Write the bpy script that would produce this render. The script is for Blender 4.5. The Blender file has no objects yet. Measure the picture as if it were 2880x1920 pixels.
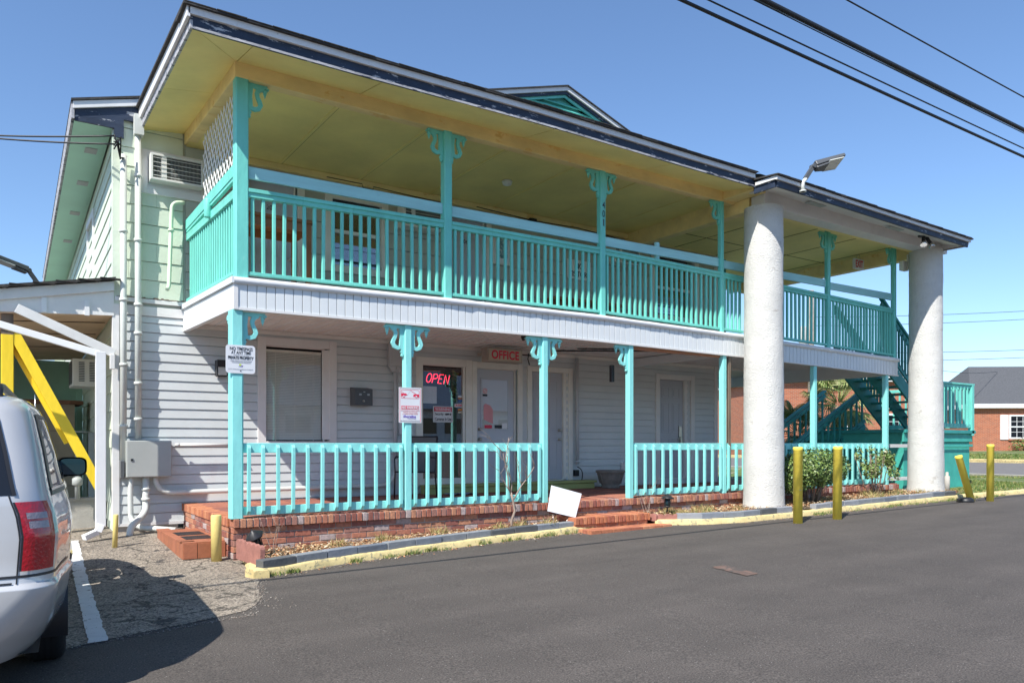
import bpy, math, random
from mathutils import Vector, Matrix, noise
R = math.radians
random.seed(7)
sc = bpy.context.scene
col = sc.collection
# ------------------------------------------------------------------ camera, sky, sun
cam_d = bpy.data.cameras.new('camera'); cam = bpy.data.objects.new('camera', cam_d); col.objects.link(cam)
cam.location = (0, 0, 1.36); cam.rotation_euler = (R(90), 0, R(-33.8))
cam_d.sensor_width = 36; cam_d.lens = 27.107; cam_d.shift_y = 0.0995
cam_d.clip_start = 0.05; cam_d.clip_end = 3000
sc.camera = cam
SUN = Vector((-0.78, -0.40, 1.0)).normalized()          # towards the sun
elev = math.asin(SUN.z); azim = math.atan2(SUN.x, SUN.y)
w = bpy.data.worlds.new('World'); sc.world = w; w.use_nodes = True
nt = w.node_tree; bg = nt.nodes['Background']
sky = nt.nodes.new('ShaderNodeTexSky'); sky.sky_type = 'NISHITA'; sky.sun_disc = False
sky.sun_elevation = elev; sky.sun_rotation = azim % (2*math.pi)
sky.altitude = 0; sky.air_density = 1.0; sky.dust_density = 0.25; sky.ozone_density = 6.0
nt.links.new(sky.outputs[0], bg.inputs[0]); bg.inputs[1].default_value = 0.081
sl = bpy.data.lights.new('sun', 'SUN'); sl.energy = 2.9; sl.angle = R(0.53); sl.color = (1.0, 0.96, 0.89)
so = bpy.data.objects.new('sun', sl); col.objects.link(so)
so.rotation_euler = SUN.to_track_quat('Z', 'Y').to_euler()
sc.view_settings.view_transform = 'Standard'; sc.view_settings.look = 'None'
sc.view_settings.exposure = 1.28; sc.view_settings.gamma = 1.0
sc.cycles.max_bounces = 8; sc.cycles.diffuse_bounces = 5

# ------------------------------------------------------------------ materials
MATS = {}
def srgb(r, g, b):
    f = lambda c: (c/255/12.92) if c/255 <= .04045 else ((c/255+.055)/1.055)**2.4
    return (f(r), f(g), f(b))
def mat(name, c, rough=.6, var=.12, scale=3.0, bump=0.0, bscale=40.0, c2=None, c2amt=0.0, c2scale=8.0,
        island=0.0, metal=0.0, spec=.5, stretch=(1, 1, 1), bdist=.01, coat=0.0):
    m = bpy.data.materials.new(name); m.use_nodes = True
    n = m.node_tree.nodes; l = m.node_tree.links; b = n['Principled BSDF']
    b.inputs['Roughness'].default_value = rough; b.inputs['Metallic'].default_value = metal
    b.inputs['Specular IOR Level'].default_value = spec
    b.inputs['Coat Weight'].default_value = coat; b.inputs['Coat Roughness'].default_value = .04
    tc = n.new('ShaderNodeTexCoord'); mp = n.new('ShaderNodeMapping'); mp.inputs['Scale'].default_value = stretch
    geo = n.new('ShaderNodeNewGeometry')
    l.new(geo.outputs['Position'], mp.inputs['Vector'])
    nz = n.new('ShaderNodeTexNoise'); nz.inputs['Scale'].default_value = scale; nz.inputs['Detail'].default_value = 6; nz.inputs['Roughness'].default_value = .6
    l.new(mp.outputs[0], nz.inputs['Vector'])
    mr = n.new('ShaderNodeMapRange'); mr.inputs[1].default_value = .3; mr.inputs[2].default_value = .7
    mr.inputs[3].default_value = 1-var; mr.inputs[4].default_value = 1+var
    l.new(nz.outputs['Fac'], mr.inputs[0])
    mul = n.new('ShaderNodeVectorMath'); mul.operation = 'SCALE'; mul.inputs[0].default_value = c
    l.new(mr.outputs[0], mul.inputs['Scale']); out = mul.outputs[0]
    if island:
        mr2 = n.new('ShaderNodeMapRange'); mr2.inputs[3].default_value = 1-island; mr2.inputs[4].default_value = 1+island
        l.new(geo.outputs['Random Per Island'], mr2.inputs[0])
        m2 = n.new('ShaderNodeVectorMath'); m2.operation = 'SCALE'; l.new(out, m2.inputs[0]); l.new(mr2.outputs[0], m2.inputs['Scale']); out = m2.outputs[0]
    if c2 is not None:
        n2 = n.new('ShaderNodeTexNoise'); n2.inputs['Scale'].default_value = c2scale; n2.inputs['Detail'].default_value = 8; n2.inputs['Roughness'].default_value = .7
        l.new(mp.outputs[0], n2.inputs['Vector'])
        mr3 = n.new('ShaderNodeMapRange'); mr3.inputs[1].default_value = .68-c2amt*.4; mr3.inputs[2].default_value = .72-c2amt*.4
        l.new(n2.outputs['Fac'], mr3.inputs[0])
        mx = n.new('ShaderNodeMix'); mx.data_type = 'RGBA'; l.new(mr3.outputs[0], mx.inputs[0]); l.new(out, mx.inputs[6]); mx.inputs[7].default_value = (*c2, 1); out = mx.outputs[2]
    l.new(out, b.inputs['Base Color'])
    if bump:
        n3 = n.new('ShaderNodeTexNoise'); n3.inputs['Scale'].default_value = bscale; n3.inputs['Detail'].default_value = 5
        l.new(mp.outputs[0], n3.inputs['Vector'])
        bp = n.new('ShaderNodeBump'); bp.inputs['Strength'].default_value = bump; bp.inputs['Distance'].default_value = bdist
        l.new(n3.outputs['Fac'], bp.inputs['Height']); l.new(bp.outputs[0], b.inputs['Normal'])
    MATS[name] = m
    return m
def ramp_island(name, cols, rough=.8, bump=.3, noise_amt=.15):
    m = mat(name, (1, 1, 1), rough, noise_amt, 25, bump, 90)
    n = m.node_tree.nodes; l = m.node_tree.links
    geo = [x for x in n if x.bl_idname == 'ShaderNodeNewGeometry'][0]
    cr = n.new('ShaderNodeValToRGB'); cr.color_ramp.interpolation = 'CONSTANT'
    e = cr.color_ramp.elements
    while len(e) < len(cols): e.new(0.5)
    for i, c in enumerate(cols): e[i].position = i/len(cols); e[i].color = (*c, 1)
    l.new(geo.outputs['Random Per Island'], cr.inputs[0])
    vm = [x for x in n if x.bl_idname == 'ShaderNodeVectorMath'][0]
    l.new(cr.outputs[0], vm.inputs[0])
    return m
teal = mat('teal_paint', (.17, .62, .53), .5, .10, 5, .25, 30, c2=(.24, .66, .56), c2amt=.12, c2scale=14, stretch=(1, 1, .35))
teal_bal = mat('teal_paint_balusters', (.17, .61, .51), .5, .10, 4, .15, 40, island=.06, stretch=(1, 1, .4))
teal_low = mat('teal_paint_porch', (.27, .72, .68), .5, .10, 5, .3, 30, c2=(.28, .72, .66), c2amt=.14, c2scale=12, stretch=(1, 1, .4))
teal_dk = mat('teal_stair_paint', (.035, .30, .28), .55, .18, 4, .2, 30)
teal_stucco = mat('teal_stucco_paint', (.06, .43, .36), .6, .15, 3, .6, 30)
plank_m = mat('weathered_pale_teal_board', (.36, .68, .68), .6, .12, 4, .4, 22, c2=(.14, .32, .32), c2amt=.10, c2scale=16, stretch=(.25, 1, 2.5))
yel_ceil = mat('yellow_ceiling_paint', (.87, .72, .27), .65, .12, .9, .12, 60)
yel_beam = mat('yellow_beam_paint', (.87, .68, .31), .6, .14, 3, .2, 30, c2=(.80, .55, .20), c2amt=.2, c2scale=4, stretch=(.5, 1, 1))
white_trim = mat('white_trim_paint', (.74, .73, .71), .5, .05, 4, .12, 30, c2=(.5, .48, .44), c2amt=.03, c2scale=10)
white_metal = mat('white_flashing_metal', (.76, .76, .76), .35, .04, 4, .3, 5)
fascia_white = mat('white_vinyl_fascia', (.72, .745, .745), .45, .03, 3)
cream = mat('cream_trim_paint', (.76, .75, .69), .55, .06, 4, .15, 30)
vinyl = mat('white_vinyl_siding', (.60, .63, .63), .42, .06, 1.5, .05, 30, c2=(.60, .60, .60), c2amt=.12, c2scale=1.6)
ceil_w = mat('porch_ceiling_white_boards', (.78, .76, .72), .6, .05, 2)
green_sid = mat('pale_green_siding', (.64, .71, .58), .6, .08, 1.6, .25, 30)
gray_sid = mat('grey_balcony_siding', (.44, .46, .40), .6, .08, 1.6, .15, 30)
green_soff = mat('mint_soffit_paint', (.46, .76, .60), .6, .06, 1)
green_gar = mat('dull_green_wall_paint', (.36, .60, .48), .6, .12, 1.5, .1, 20)
navy = mat('peeling_navy_board', (.022, .035, .065), .55, .3, 6, .5, 25, c2=(.45, .46, .48), c2amt=.22, c2scale=9, stretch=(.6, 1, 2.0))
peeled = mat('peeled_grey_board', (.40, .40, .42), .8, .35, 10, .5, 30, c2=(.03, .04, .07), c2amt=.34, c2scale=12, stretch=(.35, 1, 2))
shingle = mat('dark_shingles', (.045, .042, .040), .9, .4, 12, .8, 50)
stucco = mat('rough_white_stucco', (.63, .62, .585), .85, .06, 2.5, .9, 38, c2=(.50, .475, .43), c2amt=.14, c2scale=4, bdist=.02, stretch=(1, 1, 2.2))
brick_m = ramp_island('old_red_brick', [(.36, .13, .085), (.27, .10, .075), (.42, .17, .105), (.26, .12, .10), (.35, .17, .13), (.47, .22, .13), (.42, .34, .32)], .85, .5, .25)
brick_or = ramp_island('orange_step_brick', [(.50, .19, .09), (.44, .16, .08), (.38, .13, .075), (.54, .23, .12)], .85, .5, .2)
tile_m = ramp_island('terracotta_tile', [(.36, .13, .065), (.32, .115, .06), (.39, .14, .075)], .6, .2, .12)
paver_m = ramp_island('porch_floor_brick', [(.36, .13, .08), (.30, .11, .075), (.42, .17, .11), (.26, .10, .075)], .75, .3, .2)
mortar = mat('mortar', (.42, .38, .33), .95, .2, 12, .6, 60)
concrete = mat('concrete', (.42, .40, .36), .9, .15, 4, .4, 40)
curb_y = mat('worn_yellow_curb_paint', (.66, .53, .25), .75, .18, 5, .6, 25, c2=(.34, .30, .18), c2amt=.32, c2scale=13)
boll_y = mat('yellow_bollard_paint', (.97, .75, .10), .5, .10, 4, .25, 20, c2=(.72, .70, .62), c2amt=.08, c2scale=9)
boll_p = mat('faded_yellow_bollard_paint', (.72, .58, .20), .6, .10, 4, .25, 20)
yel_post = mat('bright_yellow_post_paint', (.92, .66, .03), .5, .08, 5, .3, 25, stretch=(1, 1, .3))
wood_old = mat('bare_weathered_wood', (.20, .15, .11), .85, .3, 8, .5, 30, stretch=(1, 1, .2))
wood_br = mat('brown_plywood', (.66, .48, .34), .8, .15, 2, .1, 20)
wood_or = mat('varnished_orange_wood', (.36, .14, .055), .5, .2, 3)
asphalt_c = None
block_m = ramp_island('painted_edging_block', [(.17, .19, .22), (.22, .24, .27), (.10, .105, .11), (.25, .27, .30), (.30, .32, .35)], .8, .5, .15)
scallop_m = mat('red_concrete_edging', (.34, .15, .12), .9, .2, 8, .6, 40)
soil = mat('dry_soil', (.15, .115, .075), .95, .3, 4, 1.0, 30, c2=(.28, .21, .13), c2amt=.3, c2scale=5)
litter = ramp_island('dry_leaf_litter', [(.42, .27, .14), (.30, .15, .07), (.55, .40, .22), (.24, .13, .06), (.48, .22, .10), (.62, .52, .36)], .8, .1, .1)
grass_m = ramp_island('grass_blades', [(.10, .17, .03), (.16, .22, .05), (.08, .13, .025), (.30, .27, .09)], .6, 0.01, .1)
drygrass_m = ramp_island('dry_grass_blades', [(.40, .30, .12), (.50, .40, .18), (.20, .24, .06), (.33, .22, .10)], .7, 0.01, .1)
turf = mat('patchy_turf', (.11, .15, .04), .95, .35, 3, .8, 60, c2=(.32, .27, .19), c2amt=.32, c2scale=1.2)
leaf_dk = ramp_island('clipped_bush_leaf', [(.08, .14, .03), (.12, .19, .04), (.17, .25, .06), (.05, .09, .02), (.21, .27, .08)], .45, .01, .1)
leaf_lt = ramp_island('sparse_bush_leaf', [(.12, .20, .05), (.19, .28, .08), (.25, .33, .11), (.16, .16, .05)], .4, .01, .1)
palm_m = ramp_island('palm_frond', [(.20, .28, .08), (.30, .36, .12), (.38, .42, .17), (.14, .20, .06), (.46, .42, .20)], .5, .01, .1)
bark = mat('bark', (.20, .15, .11), .9, .3, 10, .7, 40)
twig = mat('bare_twig_bark', (.33, .25, .20), .85, .25, 12, .4, 60)
black = mat('black_metal', (.02, .02, .022), .45, .1, 5)
dkgrey = mat('dark_grey_metal', (.09, .095, .10), .4, .08, 5)
midgrey = mat('grey_paint_metal', (.40, .42, .40), .45, .05, 3, .05, 20)
pvc = mat('pale_painted_pipe', (.62, .64, .60), .45, .06, 3)
pvc_g = mat('green_painted_pipe', (.58, .70, .52), .5, .06, 3)
grey_pipe = mat('grey_painted_pipe', (.50, .51, .52), .5, .05, 3)
plastic_w = mat('white_plastic', (.72, .72, .68), .45, .03, 3)
grill_dk = mat('dark_fin_coil', (.07, .075, .08), .5, .2, 20)
lens_g = mat('lamp_lens', (.62, .63, .58), .2, .03, 5)
door_m = mat('grey_door_paint', (.46, .48, .52), .45, .03, 2)
door_p = mat('pale_blue_door_paint', (.52, .56, .62), .45, .03, 2)
metal = mat('satin_nickel', (.45, .43, .40), .3, .05, 5, metal=.9)
blind = mat('cream_blind_slats', (.82, .80, .72), .6, .04, 5)
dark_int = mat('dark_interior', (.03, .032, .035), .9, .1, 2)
step_g = mat('olive_step_paint', (.40, .42, .15), .6, .1, 3, .2, 30)
pot_m = mat('grey_concrete_pot', (.24, .21, .18), .9, .2, 10, .4, 50)
sling = mat('grey_sling_fabric', (.13, .13, .13), .8, .05, 8)
sign_w = mat('white_sign_face', (.74, .75, .77), .4, .03, 4)
sign_r = mat('red_sign_ink', (.70, .03, .08), .5, .03, 4)
sign_k = mat('black_sign_ink', (.02, .02, .025), .5, .03, 4)
sign_g = mat('faded_grey_ink', (.42, .43, .46), .5, .03, 4)
sign_p = mat('violet_sign_ink', (.20, .14, .50), .5, .03, 4)
sign_ly = mat('lime_sign_ink', (.50, .62, .12), .5, .03, 4)
sign_pk = mat('pale_red_sign_ink', (.72, .30, .32), .5, .03, 4)
ofc_face = mat('aged_sign_face', (.50, .46, .36), .5, .06, 4)
ofc_case = mat('aged_sign_case', (.36, .33, .28), .5, .08, 4)
hose = mat('cable_black', (.015, .015, .017), .5, .05, 5)
paper = mat('paper', (.78, .80, .78), .7, .03, 4)
rust = mat('rusty_patch', (.17, .105, .08), .9, .3, 6, .4, 40, c2=(.085, .07, .062), c2amt=.45, c2scale=9)
tyre_m = mat('tyre_rubber', (.016, .016, .017), .8, .15, 12, .3, 60)
car_paint = mat('silver_car_paint', (.56, .56, .56), .30, .015, 2, metal=.2, coat=1.0)
chrome = mat('chrome', (.6, .6, .6), .12, .02, 3, metal=1)
car_trim = mat('black_car_trim', (.02, .02, .022), .4, .05, 5)
far_brick = mat('far_orange_brick', (.42, .12, .055), .85, .12, 4)
roof_grey = mat('grey_roof_shingles', (.085, .088, .095), .9, .25, 14)
far_white = mat('white_house_trim', (.72, .72, .72), .6, .03, 3)
street_m = mat('old_street_asphalt', (.16, .15, .14), .9, .12, 4, .2, 60)
line_w = mat('worn_white_line_paint', (.68, .68, .66), .8, .08, 6, .5, 40, c2=(.20, .19, .175), c2amt=.22, c2scale=9)

def glass(name, tint=(.02, .025, .03), rough=.02, transp=0.0):
    m = bpy.data.materials.new(name); m.use_nodes = True
    n = m.node_tree.nodes; l = m.node_tree.links; b = n['Principled BSDF']
    b.inputs['Base Color'].default_value = (*tint, 1); b.inputs['Roughness'].default_value = rough
    b.inputs['IOR'].default_value = 1.5
    if transp:
        tr = n.new('ShaderNodeBsdfTransparent'); tr.inputs[0].default_value = (1, 1, 1, 1)
        gl = n.new('ShaderNodeBsdfGlossy'); gl.inputs['Roughness'].default_value = rough
        lw = n.new('ShaderNodeLayerWeight'); pw = n.new('ShaderNodeMath'); pw.operation = 'POWER'; pw.inputs[1].default_value = 3.5; l.new(lw.outputs['Facing'], pw.inputs[0])
        fr = n.new('ShaderNodeMath'); fr.operation = 'MULTIPLY_ADD'; fr.inputs[1].default_value = .8; fr.inputs[2].default_value = .03; l.new(pw.outputs[0], fr.inputs[0])
        ad = n.new('ShaderNodeMath'); ad.operation = 'ADD'; ad.inputs[1].default_value = 1-transp; l.new(fr.outputs[0], ad.inputs[0])
        mx = n.new('ShaderNodeMixShader'); l.new(ad.outputs[0], mx.inputs[0]); l.new(tr.outputs[0], mx.inputs[1]); l.new(gl.outputs[0], mx.inputs[2])
        l.new(mx.outputs[0], n['Material Output'].inputs[0])
    MATS[name] = m; return m
gl_clear = glass('window_glass', rough=.01, transp=.88)
gl_mirr = glass('reflective_window_glass', rough=.01, transp=.86)
gl_blind = glass('blind_window_glass', rough=.01, transp=.96)
gl_car = glass('tinted_car_glass', (.012, .014, .018), .03)
gl_mirror = glass('mirror_glass', (.02, .05, .06), .02)
def emis(name, c, s):
    m = bpy.data.materials.new(name); m.use_nodes = True
    b = m.node_tree.nodes['Principled BSDF']; b.inputs['Base Color'].default_value = (*c, 1)
    b.inputs['Emission Color'].default_value = (*c, 1); b.inputs['Emission Strength'].default_value = s
    return m
neon = emis('neon_tube', (1.0, .03, .07), 1.6)
red_lens = mat('red_lamp_lens', (.42, .004, .012), .12, .25, 30, .35, 60, coat=1.0)
clear_lens = mat('clear_lamp_lens', (.26, .22, .25), .15, .2, 60, .5, 120, coat=1.0)

def asphalt_new():
    m = mat('fresh_asphalt', (.074, .063, .055), .88, .10, 1.6, 0)
    n = m.node_tree.nodes; l = m.node_tree.links; b = n['Principled BSDF']
    geo = [x for x in n if x.bl_idname == 'ShaderNodeNewGeometry'][0]
    src = b.inputs['Base Color'].links[0].from_socket
    fn = n.new('ShaderNodeTexNoise'); fn.inputs['Scale'].default_value = 95; fn.inputs['Detail'].default_value = 3
    l.new(geo.outputs['Position'], fn.inputs['Vector'])
    mr = n.new('ShaderNodeMapRange'); mr.inputs[1].default_value = .3; mr.inputs[2].default_value = .7; mr.inputs[3].default_value = .45; mr.inputs[4].default_value = 1.7
    l.new(fn.outputs['Fac'], mr.inputs[0])
    v = n.new('ShaderNodeVectorMath'); v.operation = 'SCALE'; l.new(src, v.inputs[0]); l.new(mr.outputs[0], v.inputs['Scale'])
    # streaks from rolling and tyres, a medium scale mottling
    mp = n.new('ShaderNodeMapping'); mp.inputs['Scale'].default_value = (.22, 1.1, 1); mp.inputs['Rotation'].default_value = (0, 0, R(8))
    l.new(geo.outputs['Position'], mp.inputs['Vector'])
    st = n.new('ShaderNodeTexNoise'); st.inputs['Scale'].default_value = 1.6; st.inputs['Detail'].default_value = 7; l.new(mp.outputs[0], st.inputs['Vector'])
    ms = n.new('ShaderNodeMapRange'); ms.inputs[1].default_value = .35; ms.inputs[2].default_value = .65; ms.inputs[3].default_value = .89; ms.inputs[4].default_value = 1.11
    l.new(st.outputs['Fac'], ms.inputs[0])
    v2 = n.new('ShaderNodeVectorMath'); v2.operation = 'SCALE'; l.new(v.outputs[0], v2.inputs[0]); l.new(ms.outputs[0], v2.inputs['Scale'])
    # sparse pale stones
    vo = n.new('ShaderNodeTexVoronoi'); vo.inputs['Scale'].default_value = 38; l.new(geo.outputs['Position'], vo.inputs['Vector'])
    lt = n.new('ShaderNodeMath'); lt.operation = 'LESS_THAN'; lt.inputs[1].default_value = .11; l.new(vo.outputs['Distance'], lt.inputs[0])
    sp = n.new('ShaderNodeSeparateColor'); l.new(vo.outputs['Color'], sp.inputs[0])
    gt = n.new('ShaderNodeMath'); gt.operation = 'GREATER_THAN'; gt.inputs[1].default_value = .80; l.new(sp.outputs[0], gt.inputs[0])
    an = n.new('ShaderNodeMath'); an.operation = 'MULTIPLY'; l.new(lt.outputs[0], an.inputs[0]); l.new(gt.outputs[0], an.inputs[1])
    mx = n.new('ShaderNodeMix'); mx.data_type = 'RGBA'; l.new(an.outputs[0], mx.inputs[0]); l.new(v2.outputs[0], mx.inputs[6]); mx.inputs[7].default_value = (.38, .36, .33, 1)
    l.new(mx.outputs[2], b.inputs['Base Color'])
    bp = n.new('ShaderNodeBump'); bp.inputs['Strength'].default_value = .55; bp.inputs['Distance'].default_value = .006
    l.new(fn.outputs['Fac'], bp.inputs['Height']); l.new(bp.outputs[0], b.inputs['Normal'])
    return m
def asphalt_old():
    m = mat('old_exposed_aggregate_asphalt', (.23, .195, .155), .95, .28, 1.3, 0, c2=(.06, .055, .052), c2amt=.26, c2scale=2.2)
    n = m.node_tree.nodes; l = m.node_tree.links; b = n['Principled BSDF']
    geo = [x for x in n if x.bl_idname == 'ShaderNodeNewGeometry'][0]
    src = b.inputs['Base Color'].links[0].from_socket
    vo = n.new('ShaderNodeTexVoronoi'); vo.inputs['Scale'].default_value = 75; l.new(geo.outputs['Position'], vo.inputs['Vector'])
    sp = n.new('ShaderNodeSeparateColor'); l.new(vo.outputs['Color'], sp.inputs[0])
    mr = n.new('ShaderNodeMapRange'); mr.inputs[3].default_value = .35; mr.inputs[4].default_value = 1.85; l.new(sp.outputs[0], mr.inputs[0])
    v = n.new('ShaderNodeVectorMath'); v.operation = 'SCALE'; l.new(src, v.inputs[0]); l.new(mr.outputs[0], v.inputs['Scale'])
    wn = n.new('ShaderNodeTexNoise'); wn.inputs['Scale'].default_value = 3; wn.inputs['Detail'].default_value = 6; l.new(geo.outputs['Position'], wn.inputs['Vector'])
    wa = n.new('ShaderNodeVectorMath'); wa.operation = 'SCALE'; wa.inputs['Scale'].default_value = .5; l.new(wn.outputs['Color'], wa.inputs[0])
    wb = n.new('ShaderNodeVectorMath'); wb.operation = 'ADD'; l.new(wa.outputs[0], wb.inputs[0]); l.new(geo.outputs['Position'], wb.inputs[1])
    ck = n.new('ShaderNodeTexVoronoi'); ck.feature = 'DISTANCE_TO_EDGE'; ck.inputs['Scale'].default_value = .9; l.new(wb.outputs[0], ck.inputs['Vector'])
    cm = n.new('ShaderNodeMapRange'); cm.inputs[1].default_value = .004; cm.inputs[2].default_value = .016; cm.inputs[3].default_value = .30; cm.inputs[4].default_value = 1; l.new(ck.outputs['Distance'], cm.inputs[0])
    vc = n.new('ShaderNodeVectorMath'); vc.operation = 'SCALE'; l.new(v.outputs[0], vc.inputs[0]); l.new(cm.outputs[0], vc.inputs['Scale']); l.new(vc.outputs[0], b.inputs['Base Color'])
    bp = n.new('ShaderNodeBump'); bp.inputs['Strength'].default_value = .9; bp.inputs['Distance'].default_value = .01
    l.new(sp.outputs[0], bp.inputs['Height']); l.new(bp.outputs[0], b.inputs['Normal'])
    return m
asph = asphalt_new(); asph_old = asphalt_old()
def brick_tex(m, sx=5.0):
    n = m.node_tree.nodes; l = m.node_tree.links; b = n['Principled BSDF']
    tc = n.new('ShaderNodeTexCoord'); sp = n.new('ShaderNodeSeparateXYZ'); l.new(tc.outputs['Object'], sp.inputs[0])
    ad = n.new('ShaderNodeMath'); ad.operation = 'ADD'; l.new(sp.outputs[0], ad.inputs[0]); l.new(sp.outputs[1], ad.inputs[1])
    cb = n.new('ShaderNodeCombineXYZ'); l.new(ad.outputs[0], cb.inputs[0]); l.new(sp.outputs[2], cb.inputs[1])
    br = n.new('ShaderNodeTexBrick'); br.inputs['Scale'].default_value = 1.0; br.inputs['Brick Width'].default_value = .22; br.inputs['Row Height'].default_value = .075
    br.inputs['Mortar Size'].default_value = .008; br.inputs['Color1'].default_value = (.46, .13, .055, 1); br.inputs['Color2'].default_value = (.32, .085, .04, 1); br.inputs['Mortar'].default_value = (.40, .30, .22, 1)
    l.new(cb.outputs[0], br.inputs['Vector']); l.new(br.outputs[0], b.inputs['Base Color'])
brick_tex(far_brick)

# ------------------------------------------------------------------ mesh helpers
class MB:
    def __init__(s): s.v = []; s.f = []; s.sm = []
    def add(s, vs, fs, smooth=False):
        o = len(s.v); s.v += [tuple(p) for p in vs]
        for f in fs: s.f.append([i+o for i in f]); s.sm.append(smooth)
        return s
    def box(s, x0, x1, y0, y1, z0, z1, ch=0.0):
        if ch:
            # vertical-axis chamfered box (posts)
            P = [(x0+ch, y0), (x1-ch, y0), (x1, y0+ch), (x1, y1-ch), (x1-ch, y1), (x0+ch, y1), (x0, y1-ch), (x0, y0+ch)]
            return s.prism(P, 'z', z0, z1)
        vs = [(x0, y0, z0), (x1, y0, z0), (x1, y1, z0), (x0, y1, z0), (x0, y0, z1), (x1, y0, z1), (x1, y1, z1), (x0, y1, z1)]
        return s.add(vs, [(0, 3, 2, 1), (4, 5, 6, 7), (0, 1, 5, 4), (1, 2, 6, 5), (2, 3, 7, 6), (3, 0, 4, 7)])
    def hexa(s, c8):   # 8 corners, bottom 4 then top 4
        return s.add(c8, [(0, 3, 2, 1), (4, 5, 6, 7), (0, 1, 5, 4), (1, 2, 6, 5), (2, 3, 7, 6), (3, 0, 4, 7)])
    def prism(s, P, ax, a0, a1):
        def m(p, a):
            return {'z': (p[0], p[1], a), 'y': (p[0], a, p[1]), 'x': (a, p[0], p[1])}[ax]
        n = len(P); vs = [m(p, a0) for p in P]+[m(p, a1) for p in P]
        fs = [list(range(n))[::-1], [n+i for i in range(n)]]+[(i, (i+1) % n, n+(i+1) % n, n+i) for i in range(n)]
        return s.add(vs, fs)
    def beam(s, a, b, w, h, up=(0, 0, 1)):   # rectangular bar from a to b, w sideways, h along up
        a = Vector(a); b = Vector(b); d = (b-a).normalized(); u = Vector(up); sd = d.cross(u).normalized(); u = sd.cross(d).normalized()
        c = []
        for e in (-1, 1):
            for p, q in ((a, -1), (b, -1), (b, 1), (a, 1)):
                pass
        o = [(-1, -1), (1, -1), (1, 1), (-1, 1)]
        vs = [a+sd*(i*w/2)+u*(j*h/2) for i, j in o]+[b+sd*(i*w/2)+u*(j*h/2) for i, j in o]
        return s.add(vs, [(0, 1, 2, 3), (7, 6, 5, 4), (0, 4, 5, 1), (1, 5, 6, 2), (2, 6, 7, 3), (3, 7, 4, 0)])
    def tube(s, pts, r, n=8, caps=True, r1=None):
        pts = [Vector(p) for p in pts]; L = len(pts); o = len(s.v); ref = None
        for i, p in enumerate(pts):
            d = (pts[min(i+1, L-1)]-pts[max(i-1, 0)]).normalized()
            if ref is None: ref = Vector((0, 0, 1)) if abs(d.z) < .9 else Vector((1, 0, 0))
            a = d.cross(ref).normalized(); b = a.cross(d).normalized(); ref = b
            rr = r if r1 is None else r+(r1-r)*i/(L-1)
            for k in range(n):
                t = 2*math.pi*k/n; s.v.append(tuple(p+a*(math.cos(t)*rr)+b*(math.sin(t)*rr)))
        for i in range(L-1):
            for k in range(n):
                s.f.append([o+i*n+k, o+i*n+(k+1) % n, o+(i+1)*n+(k+1) % n, o+(i+1)*n+k]); s.sm.append(True)
        if caps:
            s.f.append([o+k for k in range(n)][::-1]); s.sm.append(False)
            s.f.append([o+(L-1)*n+k for k in range(n)]); s.sm.append(False)
        return s
    def lathe(s, prof, c, n=24, ax='z'):
        o = len(s.v); c = Vector(c)
        for r, z in prof:
            for k in range(n):
                t = 2*math.pi*k/n; x, y = r*math.cos(t), r*math.sin(t)
                s.v.append(tuple(c+(Vector((x, y, z)) if ax == 'z' else Vector((z, x, y)) if ax == 'x' else Vector((x, z, y)))))
        for i in range(len(prof)-1):
            for k in range(n):
                s.f.append([o+i*n+k, o+i*n+(k+1) % n, o+(i+1)*n+(k+1) % n, o+(i+1)*n+k]); s.sm.append(True)
        s.f.append([o+k for k in range(n)][::-1]); s.sm.append(False)
        s.f.append([o+(len(prof)-1)*n+k for k in range(n)]); s.sm.append(False)
        return s
    def grid(s, rows, smooth=False):
        o = len(s.v); m = len(rows[0])
        for r in rows: s.v += [tuple(p) for p in r]
        for i in range(len(rows)-1):
            for j in range(m-1):
                s.f.append([o+i*m+j, o+i*m+j+1, o+(i+1)*m+j+1, o+(i+1)*m+j]); s.sm.append(smooth)
        return s
    def build(s, name, material, parent=None, bev=0.0, label=None, recalc=False, flat=False):
        me = bpy.data.meshes.new(name); org = Vector((0, 0, 0))
        if parent is not None: org = parent_loc(parent)
        me.from_pydata([tuple(Vector(p)-org) for p in s.v] if parent is not None else s.v, [], s.f)
        me.polygons.foreach_set('use_smooth', [False]*len(s.f) if flat else s.sm); me.materials.append(material)
        if recalc:
            import bmesh
            bm = bmesh.new(); bm.from_mesh(me); bmesh.ops.recalc_face_normals(bm, faces=bm.faces); bm.to_mesh(me); bm.free()
        me.update()
        ob = bpy.data.objects.new(name, me); col.objects.link(ob)
        if parent is not None: ob.parent = parent
        if bev:
            b = ob.modifiers.new('bevel', 'BEVEL'); b.width = bev; b.segments = 2; b.limit_method = 'ANGLE'; b.angle_limit = R(40)
        if label: ob['label'] = label
        return ob
def parent_loc(p):
    l = Vector(p.location)
    while p.parent is not None: p = p.parent; l += Vector(p.location)
    return l
def tag(o, label, cat, group=None, kind=None):
    if label: o['label'] = label
    if cat: o['category'] = cat
    if group: o['group'] = group
    if kind: o['kind'] = kind
    return o
def struct(o): o['kind'] = 'structure'; return o
def thing(name, loc, label, cat, group=None):
    o = bpy.data.objects.new(name, None); col.objects.link(o); o.location = loc; o.empty_display_size = .2
    return tag(o, label, cat, group)
def kids(o): return [c for c in bpy.data.objects if c.parent == o]
def copy_tree(o, parent=None):
    c = o.copy(); col.objects.link(c); c.parent = parent
    for ch in kids(o): copy_tree(ch, c)
    return c
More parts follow.
